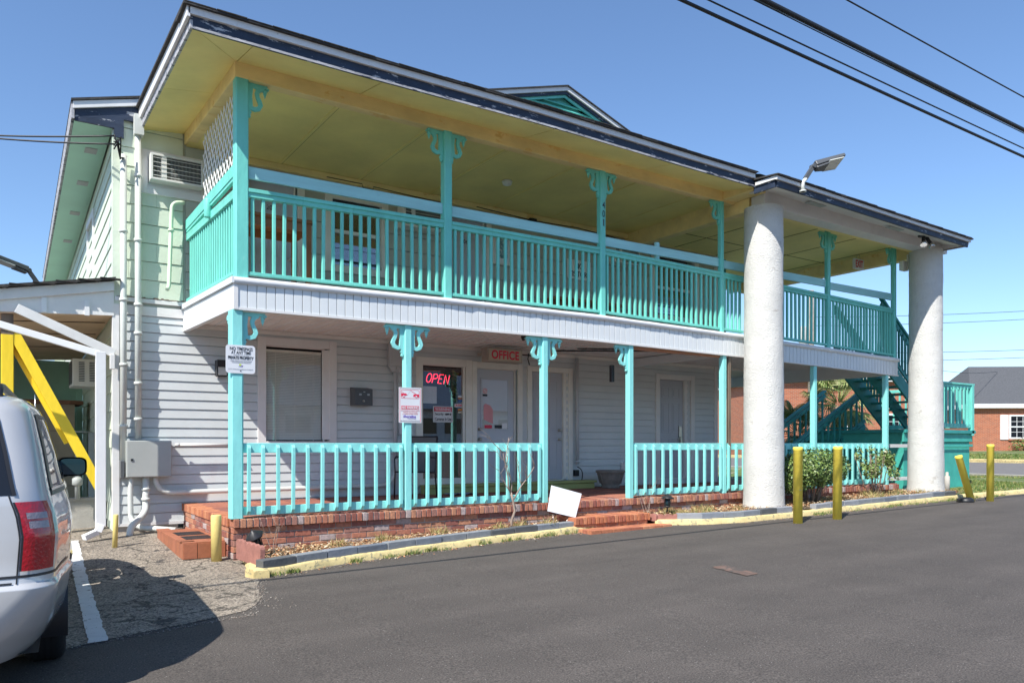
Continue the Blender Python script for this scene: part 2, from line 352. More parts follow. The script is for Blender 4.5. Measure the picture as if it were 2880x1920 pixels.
def text(s, name, material, parent, x0, x1, z0, z1, y, shear=0.0, space=1.0, face='-y', bold=0.0, depth=.0015, tilt=0.0):
    """lettering filling the box x0..x1, z0..z1 on a plane facing the street"""
    cu = bpy.data.curves.new('t', 'FONT'); cu.body = s; cu.shear = shear; cu.space_character = space; cu.offset = bold; cu.extrude = .001
    o = bpy.data.objects.new('t', cu); col.objects.link(o)
    dg = bpy.context.evaluated_depsgraph_get(); me = bpy.data.meshes.new_from_object(o.evaluated_get(dg))
    bpy.data.objects.remove(o); vs = [v.co.copy() for v in me.vertices]
    ax, bx = min(v.x for v in vs), max(v.x for v in vs); ay, by = min(v.y for v in vs), max(v.y for v in vs)
    az, bz = min(v.z for v in vs), max(v.z for v in vs)
    out = []
    for v in vs:
        u = (v.x-ax)/max(bx-ax, 1e-6); q = (v.y-ay)/max(by-ay, 1e-6); d = (v.z-az)/max(bz-az, 1e-6)
        X = x0+(x1-x0)*u; Z = z0+(z1-z0)*q
        if tilt:
            cx, cz = (x0+x1)/2, (z0+z1)/2
            X, Z = cx+(X-cx)*math.cos(tilt)-(Z-cz)*math.sin(tilt), cz+(X-cx)*math.sin(tilt)+(Z-cz)*math.cos(tilt)
        out.append((X, y-depth*d, Z) if face == '-y' else (y-depth*d, X, Z))
    fs = [list(p.vertices) for p in me.polygons]
    m = MB(); m.add(out, fs)
    return m.build(name, material, parent)
def ss(a, b, x):
    t = max(0, min(1, (x-a)/(b-a))); return t*t*(3-2*t)
def gz(x, y):
    return .016*(max(-20, min(60, x))-2)+.13*ss(8.6, 12, y)*(1-ss(2.3, 5, x))
def lerp_tab(tab, x):
    if x <= tab[0][0]: return tab[0][1]
    for (a, p), (b, q) in zip(tab, tab[1:]):
        if x <= b: return p+(q-p)*(x-a)/(b-a)
    return tab[-1][1]
# ------------------------------------------------------------------ the ground
def frange(a, b, s):
    n = max(1, int(round((b-a)/s))); return [a+(b-a)*i/n for i in range(n+1)]
def ground_sheet():
    xs = [-900, -300, -120, -60, -40, -30]+frange(-20, 26, .25)+frange(27, 60, 1.5)+[80, 140, 300, 900, 1500]
    ys = [-400, -120, -40, -20, -12]+frange(-6, 14, .25)+frange(15, 40, 2.5)+[60, 100, 200, 500, 1200]
    m = MB(); m.grid([[(x, y, gz(x, y)) for x in xs] for y in ys], True)
    return struct(m.build('parking_lot', asph))
ground_sheet()
def sheet(name, material, xl, xr, y0, y1, nx, ny, off, jl=0, jr=0):
    rng = random.Random(name); rows = []
    for i in range(ny+1):
        y = y0+(y1-y0)*i/ny; a = xl(y)+jl*noise.noise((y*3, 1.7, 0)); b = xr(y)+jr*noise.noise((y*3, 5.1, 0))
        rows.append([(a+(b-a)*k/nx, y, gz(a+(b-a)*k/nx, y)+off) for k in range(nx+1)])
    m = MB(); m.grid(rows, True); return struct(m.build(name, material))
# the old rough lot beside the porch, with the edge where the fresh asphalt stops
edge = [(5.99, .41), (6.1, .67), (6.31, 1.39), (6.45, 1.72), (6.75, 1.90), (7.05, 1.99), (7.4, 2.06), (7.73, 2.17), (9.2, 2.35), (14, 2.35)]
def old_lo(x): return 5.78+.21*(x+1)/1.41 if x < .41 else 5.99
rows = []
xsN = 60
for i in range(121):
    y = 5.6+(14-5.6)*i/120
    xr = lerp_tab([(5.6, -1.6), (5.9, -.2)]+edge, y)+.03*noise.noise((y*6, .3, 0))
    rows.append([(-9+(xr+9)*k/xsN, y, gz(-9+(xr+9)*k/xsN, y)+.005) for k in range(xsN+1)])
m = MB(); m.grid(rows, True); struct(m.build('old_parking_pavement', asph_old))
m = MB(); rows = []
for i in range(81):
    y = 6.04+(11.4-6.04)*i/80; x0 = .53+.044*(y-6.04)
    rows.append([(x0+.12*k/3+(.018 if k in (0, 3) else 0)*noise.noise((y*9, k*3.1, 0)), y, gz(x0+.12*k/3, y)+.010) for k in range(4)])
m.grid(rows, True); tag(m.build('parking_line', line_w), None, None, None, 'structure')
# verge, side street and far verge
gr = sheet('grass_verge', turf, lambda y: 16.6, lambda y: 25.0, 8.05, 60, 40, 150, .03)
def band(name, material, x0, x1, y0, y1, z, nx=8, ny=30):
    m = MB(); m.grid([[(x0+(x1-x0)*k/nx, y0+(y1-y0)*i/ny, gz(x0+(x1-x0)*k/nx, 20)+z) for k in range(nx+1)] for i in range(ny+1)], True)
    return struct(m.build(name, material))
band('side_street', street_m, 24.6, 35.3, 3.0, 140, .012)
band('far_verge', turf, 35.3, 60, 6, 120, .05)
# ------------------------------------------------------------------ kerbs
def curb(name, pts, wd, h, material=curb_y, seed=1):
    """low kerb following the lot: outer line pts, width wd towards +Y side"""
    P = []
    for (a, b) in zip(pts, pts[1:]):
        n = max(1, int((Vector(b)-Vector(a)).length/.12))
        for i in range(n): P.append(tuple(a[k]+(b[k]-a[k])*i/n for k in range(2)))
    P.append(pts[-1]); rows = []
    for i, p in enumerate(P):
        q = P[min(i+1, len(P)-1)]; r = P[max(i-1, 0)]
        d = Vector((q[0]-r[0], q[1]-r[1])).normalized(); nrm = Vector((-d.y, d.x))
        g = gz(p[0], p[1]); j = .012*noise.noise((p[0]*4, p[1]*4, seed)); hz = h+.014*noise.noise((p[0]*3, seed, 2))
        def at(o, z): return (p[0]+nrm.x*o, p[1]+nrm.y*o, g+z)
        rows.append([at(-.01+j, -.03), at(j, hz*.75), at(.02+j, hz), at(wd-.02, hz), at(wd, hz*.8), at(wd, -.03)])
    m = MB(); m.grid(rows, True)
    m.f.append([0, 1, 2, 3, 4, 5]); m.sm.append(False); k = (len(rows)-1)*6; m.f.append([k+5, k+4, k+3, k+2, k+1, k]); m.sm.append(False)
    return struct(m.build(name, material, recalc=True))
CL = [(2.15, 7.86), (3.2, 8.18), (4.45, 8.42), (5.8, 8.60), (7.16, 8.70)]
CR = [(8.42, 8.62), (9.0, 8.22), (9.7, 8.02), (11.15, 7.98), (12.5, 8.02), (14.4, 8.02), (16.3, 7.98), (18.7, 7.75), (24.6, 7.3)]
curb('kerb', CL, .16, .085); curb('kerb', CR, .16, .085, seed=3)
curb('kerb', [(2.36, 9.10), (2.15, 7.86)][::1], .15, .085, seed=5)
curb('street_kerb', [(35.3, 6), (35.3, 60)], -.3, .16, seed=8)
curb('street_kerb', [(24.6, 60), (24.6, 9)], -.2, .10, concrete, seed=9)
# planting bed soil behind the kerbs
def bed(name, tab, x0, x1, yb, z):
    m = MB(); rows = []
    for x in frange(x0, x1, .12):
        a = lerp_tab(tab, x)+.12; rows.append([(x, a+(yb-a)*k/6, gz(x, 8.5)+z+.03*noise.noise((x*2.5, k*.7, 0))) for k in range(7)])
    m.grid(rows, True); return struct(m.build(name, material=soil, recalc=True))
bed('planting_bed', CL, 2.32, 7.1, 9.16, .085)
bed('planting_bed', CR, 8.5, 16.9, 9.6, .10)

# ------------------------------------------------------------------ THE MOTEL BUILDING
B = thing('motel_building', (2.3, 12, 0), 'two storey motel with turquoise porch rails, yellow balcony ceiling and white lap siding', 'building')
YW = 12.0; YF = 9.12; Z0 = .49
DT = [(2.2, 3.262), (5.06, 3.31), (7.8, 3.33), (10.9, 3.285), (13.6, 3.23), (16.1, 3.17)]      # the deck edge sags
DBt = [(2.2, 2.905), (5.0, 2.92), (7.5, 2.937), (10.9, 2.90), (13.6, 2.86), (16.1, 2.805)]
dt = lambda x: lerp_tab(DT, x); dbt = lambda x: lerp_tab(DBt, x)

# openings (x0,x1,z0,z1) in the street wall
LOW = [(3.40, 4.50, 1.36, 2.90), (6.10, 7.02, .66, 2.74), (7.20, 8.20, .60, 2.80), (8.40, 9.30, .60, 2.80), (11.78, 12.66, .60, 2.80)]
UP = [(3.17, 3.98, 3.3, 5.45), (4.44, 5.46, 4.17, 5.40), (6.62, 7.46, 3.3, 5.45), (11.62, 12.98, 4.02, 5.46)]
def wall_back(ops, x0, x1, z0, z1, y0, y1, m):
    xs = sorted({x0, x1}|{o[0] for o in ops}|{o[1] for o in ops})
    for a, b in zip(xs, xs[1:]):
        zz = [(o[2], o[3]) for o in ops if o[0] <= a+1e-6 and o[1] >= b-1e-6]
        if not zz: m.box(a, b, y0, y1, z0, z1)
        else:
            lo, hi = zz[0]
            if lo > z0: m.box(a, b, y0, y1, z0, lo)
            if hi < z1: m.box(a, b, y0, y1, hi, z1)
def siding(ops, x0, x1, z0, z1, course, y, m, lip=.018, joints=None, rng=None):
    z = z0
    while z < z1-.01:
        t = min(z+course, z1)
        cuts = [(o[0], o[1]) for o in ops if o[3] > z+.02 and o[2] < t-.02]
        segs = [(x0, x1)]
        for a, b in cuts:
            ns = []
            for s, e in segs:
                if b <= s or a >= e: ns.append((s, e))
                else:
                    if a > s: ns.append((s, a))
                    if b < e: ns.append((b, e))
            segs = ns
        for s, e in segs:
            pieces = [(s, e)]
            if joints:
                off = rng.random()*joints; xs = []; xx = s+off
                while xx < e-.05: xs.append(xx); xx += joints
                pieces = list(zip([s]+[q+.0015 for q in xs], [q-.0015 for q in xs]+[e]))
            for p0, p1 in pieces:
                g_ = .013 if course < .2 else .009; a_, b_ = y-lip-.014, y-.014
                m.add([(p0, a_, z), (p1, a_, z), (p1, b_, t-g_), (p0, b_, t-g_), (p0, y, z), (p1, y, z), (p1, y, t-g_), (p0, y, t-g_)], [(0, 1, 2, 3), (4, 5, 1, 0), (3, 2, 6, 7), (0, 3, 7, 4), (1, 5, 6, 2)])
        z = t
CX = 1.37
m = MB(); wall_back(LOW, CX, 13.6, .20, 3.18, YW, YW+.14, m); m.build('wall', vinyl, B)
m = MB(); siding(LOW, CX+.05, 13.55, .24, 3.17, .135, YW-.001, m, .012); m.build('lap_siding', vinyl, B)
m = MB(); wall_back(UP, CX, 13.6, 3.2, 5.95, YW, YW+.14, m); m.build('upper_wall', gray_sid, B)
rs = random.Random(4)
m = MB(); siding([], CX+.05, 2.26, 3.42, 5.94, .262, YW-.001, m, .012, 1.22, rs); m.build('lap_siding', green_sid, B, label='pale green siding left of the balcony')
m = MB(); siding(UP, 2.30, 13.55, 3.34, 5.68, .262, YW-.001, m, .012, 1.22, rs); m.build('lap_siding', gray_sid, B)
# corner boards, trims
m = MB(); m.box(CX-.03, CX+.06, YW-.045, YW+.05, .22, 3.30); m.box(13.53, 13.64, YW-.04, YW+.04, .45, 5.7); m.build('corner_board', white_trim, B, .004)
m = MB(); m.box(CX-.03, CX+.075, YW-.04, YW+.05, 3.30, 5.72); m.build('corner_board', green_sid, B, .004)
m = MB(); m.box(CX, 2.27, YW-.05, YW-.02, 3.345, 3.405); m.box(CX, 2.27, YW-.035, YW-.018, 3.17, 3.30); m.build('band_board', white_trim, B, .003)
m = MB()
for i in range(26):
    x = CX+.02+i*.034; m.box(x, x+.03, YW-.045-.01*rs.random(), YW-.02, 3.405, 3.412+.02*rs.random())
m.build('torn_flashing', wood_old, B)
m = MB(); m.box(CX, 2.30, YW-.04, YW-.005, .20, .238); m.build('base_trim', white_trim, B)
# back and side walls of the main block
def side_x(y): return CX+.018*(y-12)
m = MB(); m.hexa([(CX, 12.05, 0), (CX+.14, 12.05, 0), (side_x(25)+.14, 25, 0), (side_x(25), 25, 0), (CX, 12.05, 5.95), (CX+.14, 12.05, 5.95), (side_x(25)+.14, 25, 5.95), (side_x(25), 25, 5.95)])
m.box(13.46, 13.6, 12.14, 20, 0, 5.9); m.box(CX, 13.6, 25, 25.1, 0, 5.9); m.build('side_wall', green_sid, B)
m = MB(); z = .25
while z < 5.7:
    a, t = .018, z+.262
    y0 = 12.06
    while y0 < 24.9:
        y1 = min(y0+1.22, 24.95)
        m.add([(side_x(y0)-a, y0, z), (side_x(y1)-a, y1, z), (side_x(y1)-.003, y1, t), (side_x(y0)-.003, y0, t), (side_x(y0), y0, z), (side_x(y1), y1, z)], [(3, 2, 1, 0), (0, 1, 5, 4)])
        y0 = y1+.004
    z = t
m.build('lap_siding', green_sid, B)
# foundation
m = MB(); m.box(CX+.04, 2.2, YW+.0, YW+.12, -.1, .21); m.build('foundation', concrete, B)

# ---- windows and doors
def frame_bars(m, x0, x1, z0, z1, wd, y0, y1, bottom=True, sill=0):
    m.box(x0, x0+wd, y0, y1, z0, z1); m.box(x1-wd, x1, y0, y1, z0, z1); m.box(x0+wd, x1-wd, y0+.001, y1, z1-wd, z1)
    if bottom: m.box(x0+wd, x1-wd, y0+.001, y1, z0, z0+wd)
    if sill: m.box(x0-.02, x1+.02, y0-.03, y1, z0-.03, z0)
def reveal(m, x0, x1, z0, z1, y0, y1):
    m.box(x0, x0+.02, y0, y1, z0, z1); m.box(x1-.02, x1, y0, y1, z0, z1); m.box(x0+.02, x1-.02, y0, y1, z1-.02, z1); m.box(x0+.02, x1-.02, y0, y1, z0, z0+.02)
# lower left window with blinds
W = MB(); W.box(3.46, 4.36, YW+.010, YW+.016, 1.38, 2.82); W = W.build('window', gl_blind, B)
m = MB(); frame_bars(m, 3.33, 4.59, 1.27, 3.00, .125, YW-.045, YW-.002); reveal(m, 3.43, 4.40, 1.36, 2.88, YW-.003, YW+.05); m.box(4.36, 4.47, YW-.03, YW+.02, 1.42, 2.86); m.build('frame', white_trim, W, .004)
m = MB()
z = 1.42
while z < 2.80:
    m.add([(3.47, YW+.026, z), (4.35, YW+.026, z), (4.35, YW+.040, z+.023), (3.47, YW+.040, z+.023)], [(0, 1, 2, 3)]); z += .0245
for x in (3.62, 3.92, 4.22): m.box(x-.004, x+.004, YW+.020, YW+.022, 1.40, 2.82)
m.box(3.47, 4.35, YW+.02, YW+.06, 2.79, 2.82); m.build('blind', blind, W)
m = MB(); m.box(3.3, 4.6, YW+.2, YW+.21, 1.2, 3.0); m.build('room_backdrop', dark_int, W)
# office window
W = MB(); W.box(6.15, 6.98, YW+.004, YW+.010, .68, 2.70); W = W.build('window', gl_mirr, B, label='office window with the red open sign')
m = MB(); frame_bars(m, 6.02, 7.14, .62, 2.86, .13, YW-.045, YW-.002, True); reveal(m, 6.11, 7.01, .66, 2.74, YW-.003, YW+.03); m.box(6.96, 7.0, YW-.03, YW+.0, .75, 2.72); m.build('frame', cream, W, .004)
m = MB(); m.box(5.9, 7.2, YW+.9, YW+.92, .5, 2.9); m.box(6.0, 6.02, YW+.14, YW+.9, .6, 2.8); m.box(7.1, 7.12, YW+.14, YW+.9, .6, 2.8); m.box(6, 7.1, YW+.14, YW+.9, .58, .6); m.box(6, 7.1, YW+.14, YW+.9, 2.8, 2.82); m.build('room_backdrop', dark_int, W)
m = MB(); m.box(6.16, 6.45, YW+.016, YW+.018, 2.06, 2.36); m.build('paper_notice', paper, W)
m = MB()
for k in range(9): m.tube([(6.80+.03*math.sin(k*2.1)*k/9, YW+.07, 2.66-.06*k), (6.84+.05*math.sin(k*1.3), YW+.08, 2.63-.06*k), (6.90+.02*math.cos(k), YW+.07, 2.60-.06*k)], .022, 6)
m.build('garland', leaf_dk, W)
# office door
def door(x0, x1, z0, z1, material, y=YW+.03, panels=None, knob=None, fr=None, frm=cream, number=None, lock=None):
    D = MB(); D.box(x0, x1, y, y+.045, z0, z1); D = D.build('door', material, B, .002)
    m = MB(); a, b, c, fw = fr; frame_bars(m, a, b, z0-.03, c, fw, YW-.055, YW-.002, False); reveal(m, x0-.025, x1+.025, z0-.03, z1+.025, YW-.004, YW+.1); m.build('frame', frm, D, .004)
    if panels:
        m = MB()
        for (p0, p1, q0, q1) in panels:
            X0, X1 = x0+(x1-x0)*p0, x0+(x1-x0)*p1; Q0, Q1 = z0+(z1-z0)*q0, z0+(z1-z0)*q1
            frame_bars(m, X0, X1, Q0, Q1, .018, y-.007, y); m.box(X0+.045, X1-.045, y-.006, y, Q0+.045, Q1-.045)
        m.build('panel_moulding', material, D, .003)
    if knob:
        m = MB()
        for kz in knob[1]: m.lathe([(.030, 0), (.030, -.008), (.012, -.012), (.012, -.035), (.028, -.045), (.030, -.060), (.018, -.070)], (knob[0], y, kz), 16, 'y')
        m.build('knob', metal, D)
    return D
six = [(.14, .44, .82, .93), (.56, .86, .82, .93), (.14, .44, .46, .77), (.56, .86, .46, .77), (.14, .44, .09, .40), (.56, .86, .09, .40)]
D = door(7.27, 8.09, .665, 2.72, door_p, panels=[(.14, .44, .06, .38), (.56, .86, .06, .38)], knob=(7.33, (1.62, 1.44)), fr=(7.14, 8.24, 2.84, .10))
m = MB(); frame_bars(m, 7.36, 7.98, 1.60, 2.56, .03, YW+.012, YW+.03); m.build('glazing_bead', door_p, D, .004)
m = MB(); m.box(7.39, 7.95, YW+.020, YW+.024, 1.63, 2.53); P = m.build('pane', gl_clear, D)
m = MB(); m.box(7.39, 7.95, YW+.0255, YW+.0275, 1.63, 2.53); m.build('shade', paper, D)
m = MB(); m.box(7.40, 7.50, YW+.0165, YW+.0185, 2.27, 2.37); m.build('no_smoking_sticker', sign_w, D)
m = MB()
for k in range(20):
    t = k/20*2*math.pi; t2 = (k+1)/20*2*math.pi
    m.hexa([(7.45+.036*math.cos(t), YW+.0145, 2.32+.036*math.sin(t)), (7.45+.036*math.cos(t2), YW+.0145, 2.32+.036*math.sin(t2)), (7.45+.044*math.cos(t2), YW+.0145, 2.32+.044*math.sin(t2)), (7.45+.044*math.cos(t), YW+.0145, 2.32+.044*math.sin(t)),
            (7.45+.036*math.cos(t), YW+.016, 2.32+.036*math.sin(t)), (7.45+.036*math.cos(t2), YW+.016, 2.32+.036*math.sin(t2)), (7.45+.044*math.cos(t2), YW+.016, 2.32+.044*math.sin(t2)), (7.45+.044*math.cos(t), YW+.016, 2.32+.044*math.sin(t))])
m.beam((7.42, YW+.0152, 2.29), (7.48, YW+.0152, 2.35), .0015, .008, (0, 0, 1)); m.build('no_smoking_mark', sign_r, D)
m = MB(); m.box(7.40, 7.50, YW+.0162, YW+.0185, 2.225, 2.262); m.box(7.66, 7.82, YW+.0162, YW+.0185, 1.64, 1.70); m.build('sticker', sign_k, D)
m = MB(); m.box(7.44, 7.60, YW+.0162, YW+.0185, 1.64, 1.70); m.build('sticker', sign_r, D)
m = MB(); m.box(7.82, 7.94, YW+.0162, YW+.0185, 1.64, 1.74); m.build('sticker', sign_w, D)
m = MB(); m.prism([(7.42, 1.80), (7.62, 1.72), (7.62, 1.98), (7.56, 2.06), (7.46, 2.09), (7.42, 2.06)], 'y', YW+.0165, YW+.0185); m.build('faded_decal', sign_pk, D)
D = door(8.44, 9.23, .67, 2.73, door_m, panels=six, knob=(9.16, (1.62, 1.44)), fr=(8.36, 9.44, 2.83, .10))
m = MB(); m.box(9.24, 9.34, YW-.02, YW+.03, .66, 2.74); m.build('jamb', cream, D, .003)
D = door(11.83, 12.58, .62, 2.73, door_m, panels=six, fr=(11.70, 12.87, 2.85, .11), frm=white_trim)
m = MB(); m.box(12.44, 12.53, YW+.0, YW+.03, 1.50, 1.74); m.box(12.455, 12.515, YW-.03, YW+.0, 1.30, 1.50); m.beam((12.48, YW-.05, 1.47), (12.33, YW-.05, 1.46), .02, .02); m.build('lever_lock', metal, D, .004)
m = MB(); m.box(12.60, 12.68, YW-.02, YW+.02, .60, 2.76); m.build('jamb', white_trim, D, .003)
# step under the office doors, two boards high
m = MB(); m.box(6.10, 9.72, 11.62, YW-.06, .49, .60); m.box(6.08, 9.75, 11.58, YW-.06, .605, .645); m.build('door_step', step_g, B, .006)
# upper doors and windows
D = door(3.21, 3.90, 3.30, 5.40, door_m, panels=six, knob=(3.84, (4.25,)), fr=(3.08, 4.06, 5.50, .11), frm=cream)
text('207', 'room_number', sign_k, D, 3.48, 3.62, 4.98, 5.05, YW+.026)
D = door(6.66, 7.40, 3.30, 5.38, door_m, panels=six, knob=(7.33, (4.25,)), fr=(6.55, 7.55, 5.49, .10), frm=cream)
text('206', 'room_number', sign_k, D, 6.95, 7.09, 4.96, 5.03, YW+.026)
def upwin(x0, x1, z0, z1, mid, blue=False):
    W = MB(); W.box(x0, x1, YW+.05, YW+.056, z0, z1); W = W.build('window', gl_mirr, B)
    m = MB(); frame_bars(m, x0-.12, x1+.12, z0-.10, z1+.10, .12, YW-.045, YW-.002, True); reveal(m, x0-.03, x1+.03, z0-.03, z1+.03, YW-.004, YW+.08)
    m.box(x0, x1, YW+.02, YW+.055, mid-.03, mid+.03); m.build('frame', cream, W, .004)
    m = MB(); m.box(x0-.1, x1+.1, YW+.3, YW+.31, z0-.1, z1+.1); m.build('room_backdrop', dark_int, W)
    return W
upwin(4.52, 5.38, 4.24, 5.34, 4.82); upwin(11.70, 12.90, 4.10, 5.38, 4.72)
m = MB(); m.box(side_x(15.2)-.045, side_x(15.2)-.005, 15.0, 15.12, 3.9, 5.4); m.box(side_x(16.2)-.045, side_x(16.2)-.005, 16.2, 16.32, 3.9, 5.4); m.box(side_x(15.2)-.045, side_x(15.2)-.005, 15.12, 16.2, 5.28, 5.4); m.box(side_x(15.2)-.045, side_x(15.2)-.005, 15.12, 16.2, 3.9, 4.0)
m.build('side_window_frame', white_trim, B)

# ---- porch floor, brick skirt, steps
PF = MB()
rr = random.Random(11)
# brick platform with floor pavers laid in square bays
m = MB(); m.box(2.34, 16.2, YF+.10, YW+.0, 0, .455); m.build('porch_slab', mortar, B)
m = MB(); x = 2.42
while x < 15.9:
    y = YF+.24
    while y < YW-.05:
        along = (int((x-2.42)/.62)+int((y-YF-.24)/.62)) % 2
        for k in range(3):
            if along: m.box(x+.004, x+.60, y+.004+k*.2, y+.196+k*.2, .45, Z0-.002+rr.random()*.003)
            else: m.box(x+.004+k*.2, x+.196+k*.2, y+.004, y+.60, .45, Z0-.002+rr.random()*.003)
        y += .61
    x += .61
m.build('porch_floor_pavers', paver_m, B)
def rowlock(m, x0, x1, y, z, d=.20, h=.10, wd=.064, gap=.011):
    x = x0
    while x < x1-.03:
        j = rr.uniform(-.004, .004); m.box(x+gap/2, min(x+wd, x1)-0, y+j-.012, y+d, z-h+rr.uniform(-.003, .003), z+rr.uniform(-.003, .004)); x += wd+gap
def bond(m, x0, x1, y, zt, rows, L=.205, h=.062, gap=.011):
    for r in range(rows):
        z1 = zt-r*(h+gap); x = x0-(L/2 if r % 2 else 0)
        while x < x1:
            a, b = max(x, x0), min(x+L-gap, x1)
            if b-a > .03: j = rr.uniform(-.004, .004); m.box(a, b, y+j, y+.09, z1-h, z1)
            x += L
SEG = [(2.26, 7.00), (8.33, 16.05)]
m = MB(); m.box(2.272, 2.36, YF+.04, YW, 0, .386); m.box(2.30, 16.05, YF+.024, YF+.12, 0, .386); m.box(2.28, 16.04, YF-.014, YF+.18, .396, .484); m.build('mortar_bed', mortar, B)
m = MB()
rowlock(m, 2.26, 16.05, YF-.015, Z0)
m.build('brick_cap', brick_m, B, .004)
m = MB(); bond(m, 2.27, 16.05, YF+.015, .385, 6); m.build('brick_skirt', brick_m, B, .004)
# left side of the platform: cap bricks and bond
m = MB(); y = YF+.2
while y < YW-.04: m.box(2.245+rr.uniform(-.003, .003), 2.46, y, y+.064, .39, Z0+rr.uniform(-.003, .003)); y += .075
m.build('side_brick_cap', brick_or, B, .004)
m = MB()
for r in range(5):
    y = YF+.03-(.1 if r % 2 else 0); z1 = .385-r*.073
    while y < YW-.05:
        a, b = max(y, YF+.03), min(y+.194, YW-.06)
        if b-a > .03: m.box(2.262+rr.uniform(-.003, .003), 2.33, a, b, z1-.062, z1)
        y += .205
m.build('side_brick_skirt', brick_m, B, .004)
# two brick steps up to the porch opening
m = MB(); m.box(6.93, 8.33, 8.70, YF-.02, 0, .265); m.build('step_bed', mortar, B)
m = MB(); rowlock(m, 6.90, 8.36, 8.68, .29, d=.40, h=.10); bond(m, 6.90, 8.36, 8.695, .185, 2); m.build('brick_step', brick_or, B, .004)
m = MB(); x = 6.95
while x < 8.45:
    for k in range(3): m.box(x, x+.19, 8.38+k*.1, 8.47+k*.1, .0, gz(8, 8)+.035+rr.random()*.003)
    x += .2
m.build('brick_apron', brick_or, B, .003)
# tiled side step with two grip mats
m = MB(); m.box(1.80, 2.25, 9.46, 11.05, .0, .20); m.build('tile_step_core', mortar, B)
m = MB(); y = 9.43
while y < 11.05:
    m.box(1.78, 1.80, y+.003, y+.074, .03, .205)
    m.box(1.78, 1.93, y+.003, y+.148, .20, .222) if int((y-9.43)/.077) % 2 == 0 else None; y += .077
for k in range(3):
    m.box(1.785+k*.157, 1.785+k*.157+.15, 9.43, 9.455, .03, .205)
for k in range(2):
    y = 9.43
    while y < 11.0: m.box(1.935+k*.157, 1.935+k*.157+.152, y+.003, y+.152, .20, .222); y += .157
SS = m.build('tiled_side_step', tile_m, B, .002)
m = MB(); m.box(1.87, 2.19, 9.72, 10.08, .222, .226); m.box(1.87, 2.19, 10.2, 10.58, .222, .226); m.build('grip_mat', hose, SS)

# ---- deck: slab, fascia boards, flashing
m = MB(); xs = [2.33]+frange(2.6, 16.0, .5)
rows = []
m.box(2.36, 16.0, YF+.10, YW, 3.12, 3.20); m.box(13.6, 16.0, YW, 14.2, 3.05, 3.15); m.build('deck_slab', ceil_w, B)
m = MB()
x = 2.36
while x < 15.95:       # beaded boards under the deck run back to the wall
    m.box(x+.004, x+.106, YF+.06, YW-.02 if x < 13.6 else 14.2, 3.105, 3.118); x += .11
m.build('porch_ceiling_boards', ceil_w, B)
m = MB(); x = 2.36
while x < 15.9:
    m.box(x-.008, x+.010, YF+.07, YW-.06 if x < 13.6 else 14.1, 3.092, 3.1045); x += .165
m.build('ceiling_bead', white_metal, B)
m = MB(); m.box(2.36, 13.5, YW-.05, YW-.02, 3.04, 3.10); m.build('ceiling_moulding', ceil_w, B)
m = MB(); x = 2.31; k = 0
while x < 16.0:
    x1 = min(x+.104, 16.02)
    a, b = x+.004, x1-.002
    zb0, zb1, zt0, zt1 = dbt(a), dbt(b), dt(a)-.06, dt(b)-.06
    m.hexa([(a, YF-.012, zb0), (b, YF-.012, zb1), (b, YF+.03, zb1), (a, YF+.03, zb0), (a, YF-.012, zt0), (b, YF-.012, zt1), (b, YF+.03, zt1), (a, YF+.03, zt0)])
    c, d = b-.004, x1+.004
    m.hexa([(c, YF-.004, zb0), (d, YF-.004, zb1), (d, YF+.028, zb1), (c, YF+.028, zb0), (c, YF-.004, zt0), (d, YF-.004, zt1), (d, YF+.028, zt1), (c, YF+.028, zt0)])
    x += .108; k += 1
m.build('deck_fascia', fascia_white, B, .002)
m = MB(); x = 2.27
for x0, x1 in zip(frange(2.27, 16.04, .5), frange(2.27, 16.04, .5)[1:]):
    m.hexa([(x0, YF-.022, dbt(x0)-.012), (x1, YF-.022, dbt(x1)-.012), (x1, YF+.05, dbt(x1)-.012), (x0, YF+.05, dbt(x0)-.012), (x0, YF-.022, dbt(x0)+.018), (x1, YF-.022, dbt(x1)+.018), (x1, YF+.05, dbt(x1)+.018), (x0, YF+.05, dbt(x0)+.018)])
m.box(2.262, 2.31, YF-.024, YF+.03, 2.90, 3.2)
m.build('fascia_trim', white_trim, B)
rows = []
for x in frange(2.262, 16.04, .06):
    t = dt(x); wv = .006*noise.noise((x*2.2, 0, 0))+.004*noise.noise((x*7, 3, 0))
    rows.append([(x, YF+.14, t+.004), (x, YF-.02, t+.006+wv), (x, YF-.045-wv, t-.004+wv), (x, YF-.047+wv, t-.035), (x, YF-.040-wv*2, t-.072), (x, YF-.012, t-.074)])
m = MB(); m.grid(rows, True); m.build('edge_flashing', white_metal, B)
# left return of the deck
m = MB()
m.hexa([(2.262, YF+.03, 2.905), (2.33, YF+.03, 2.905), (2.33, YW-.02, 2.985), (2.262, YW-.02, 2.985), (2.262, YF+.03, 3.19), (2.33, YF+.03, 3.19), (2.33, YW-.02, 3.30), (2.262, YW-.02, 3.30)])
m.hexa([(2.235, YF-.04, 3.195), (2.36, YF-.04, 3.195), (2.36, YW-.02, 3.30), (2.235, YW-.02, 3.30), (2.235, YF-.04, 3.268), (2.36, YF-.04, 3.268), (2.36, YW-.02, 3.375), (2.235, YW-.02, 3.375)])
m.build('side_fascia', fascia_white, B, .003)
m = MB()
m.box(10.80, 10.95, YF+.04, YW, 2.93, 3.08); m.build('deck_joist', fascia_white, B, .004)
m = MB(); m.box(15.85, 16.02, YF+.04, 14.2, 2.82, 3.11); m.build('deck_joist', fascia_white, B, .004)
m = MB(); m.box(8.45, 10.52, YF+.055, YF+.10, 2.86, 2.91); m.build('deck_joist', wood_or, B, .003)

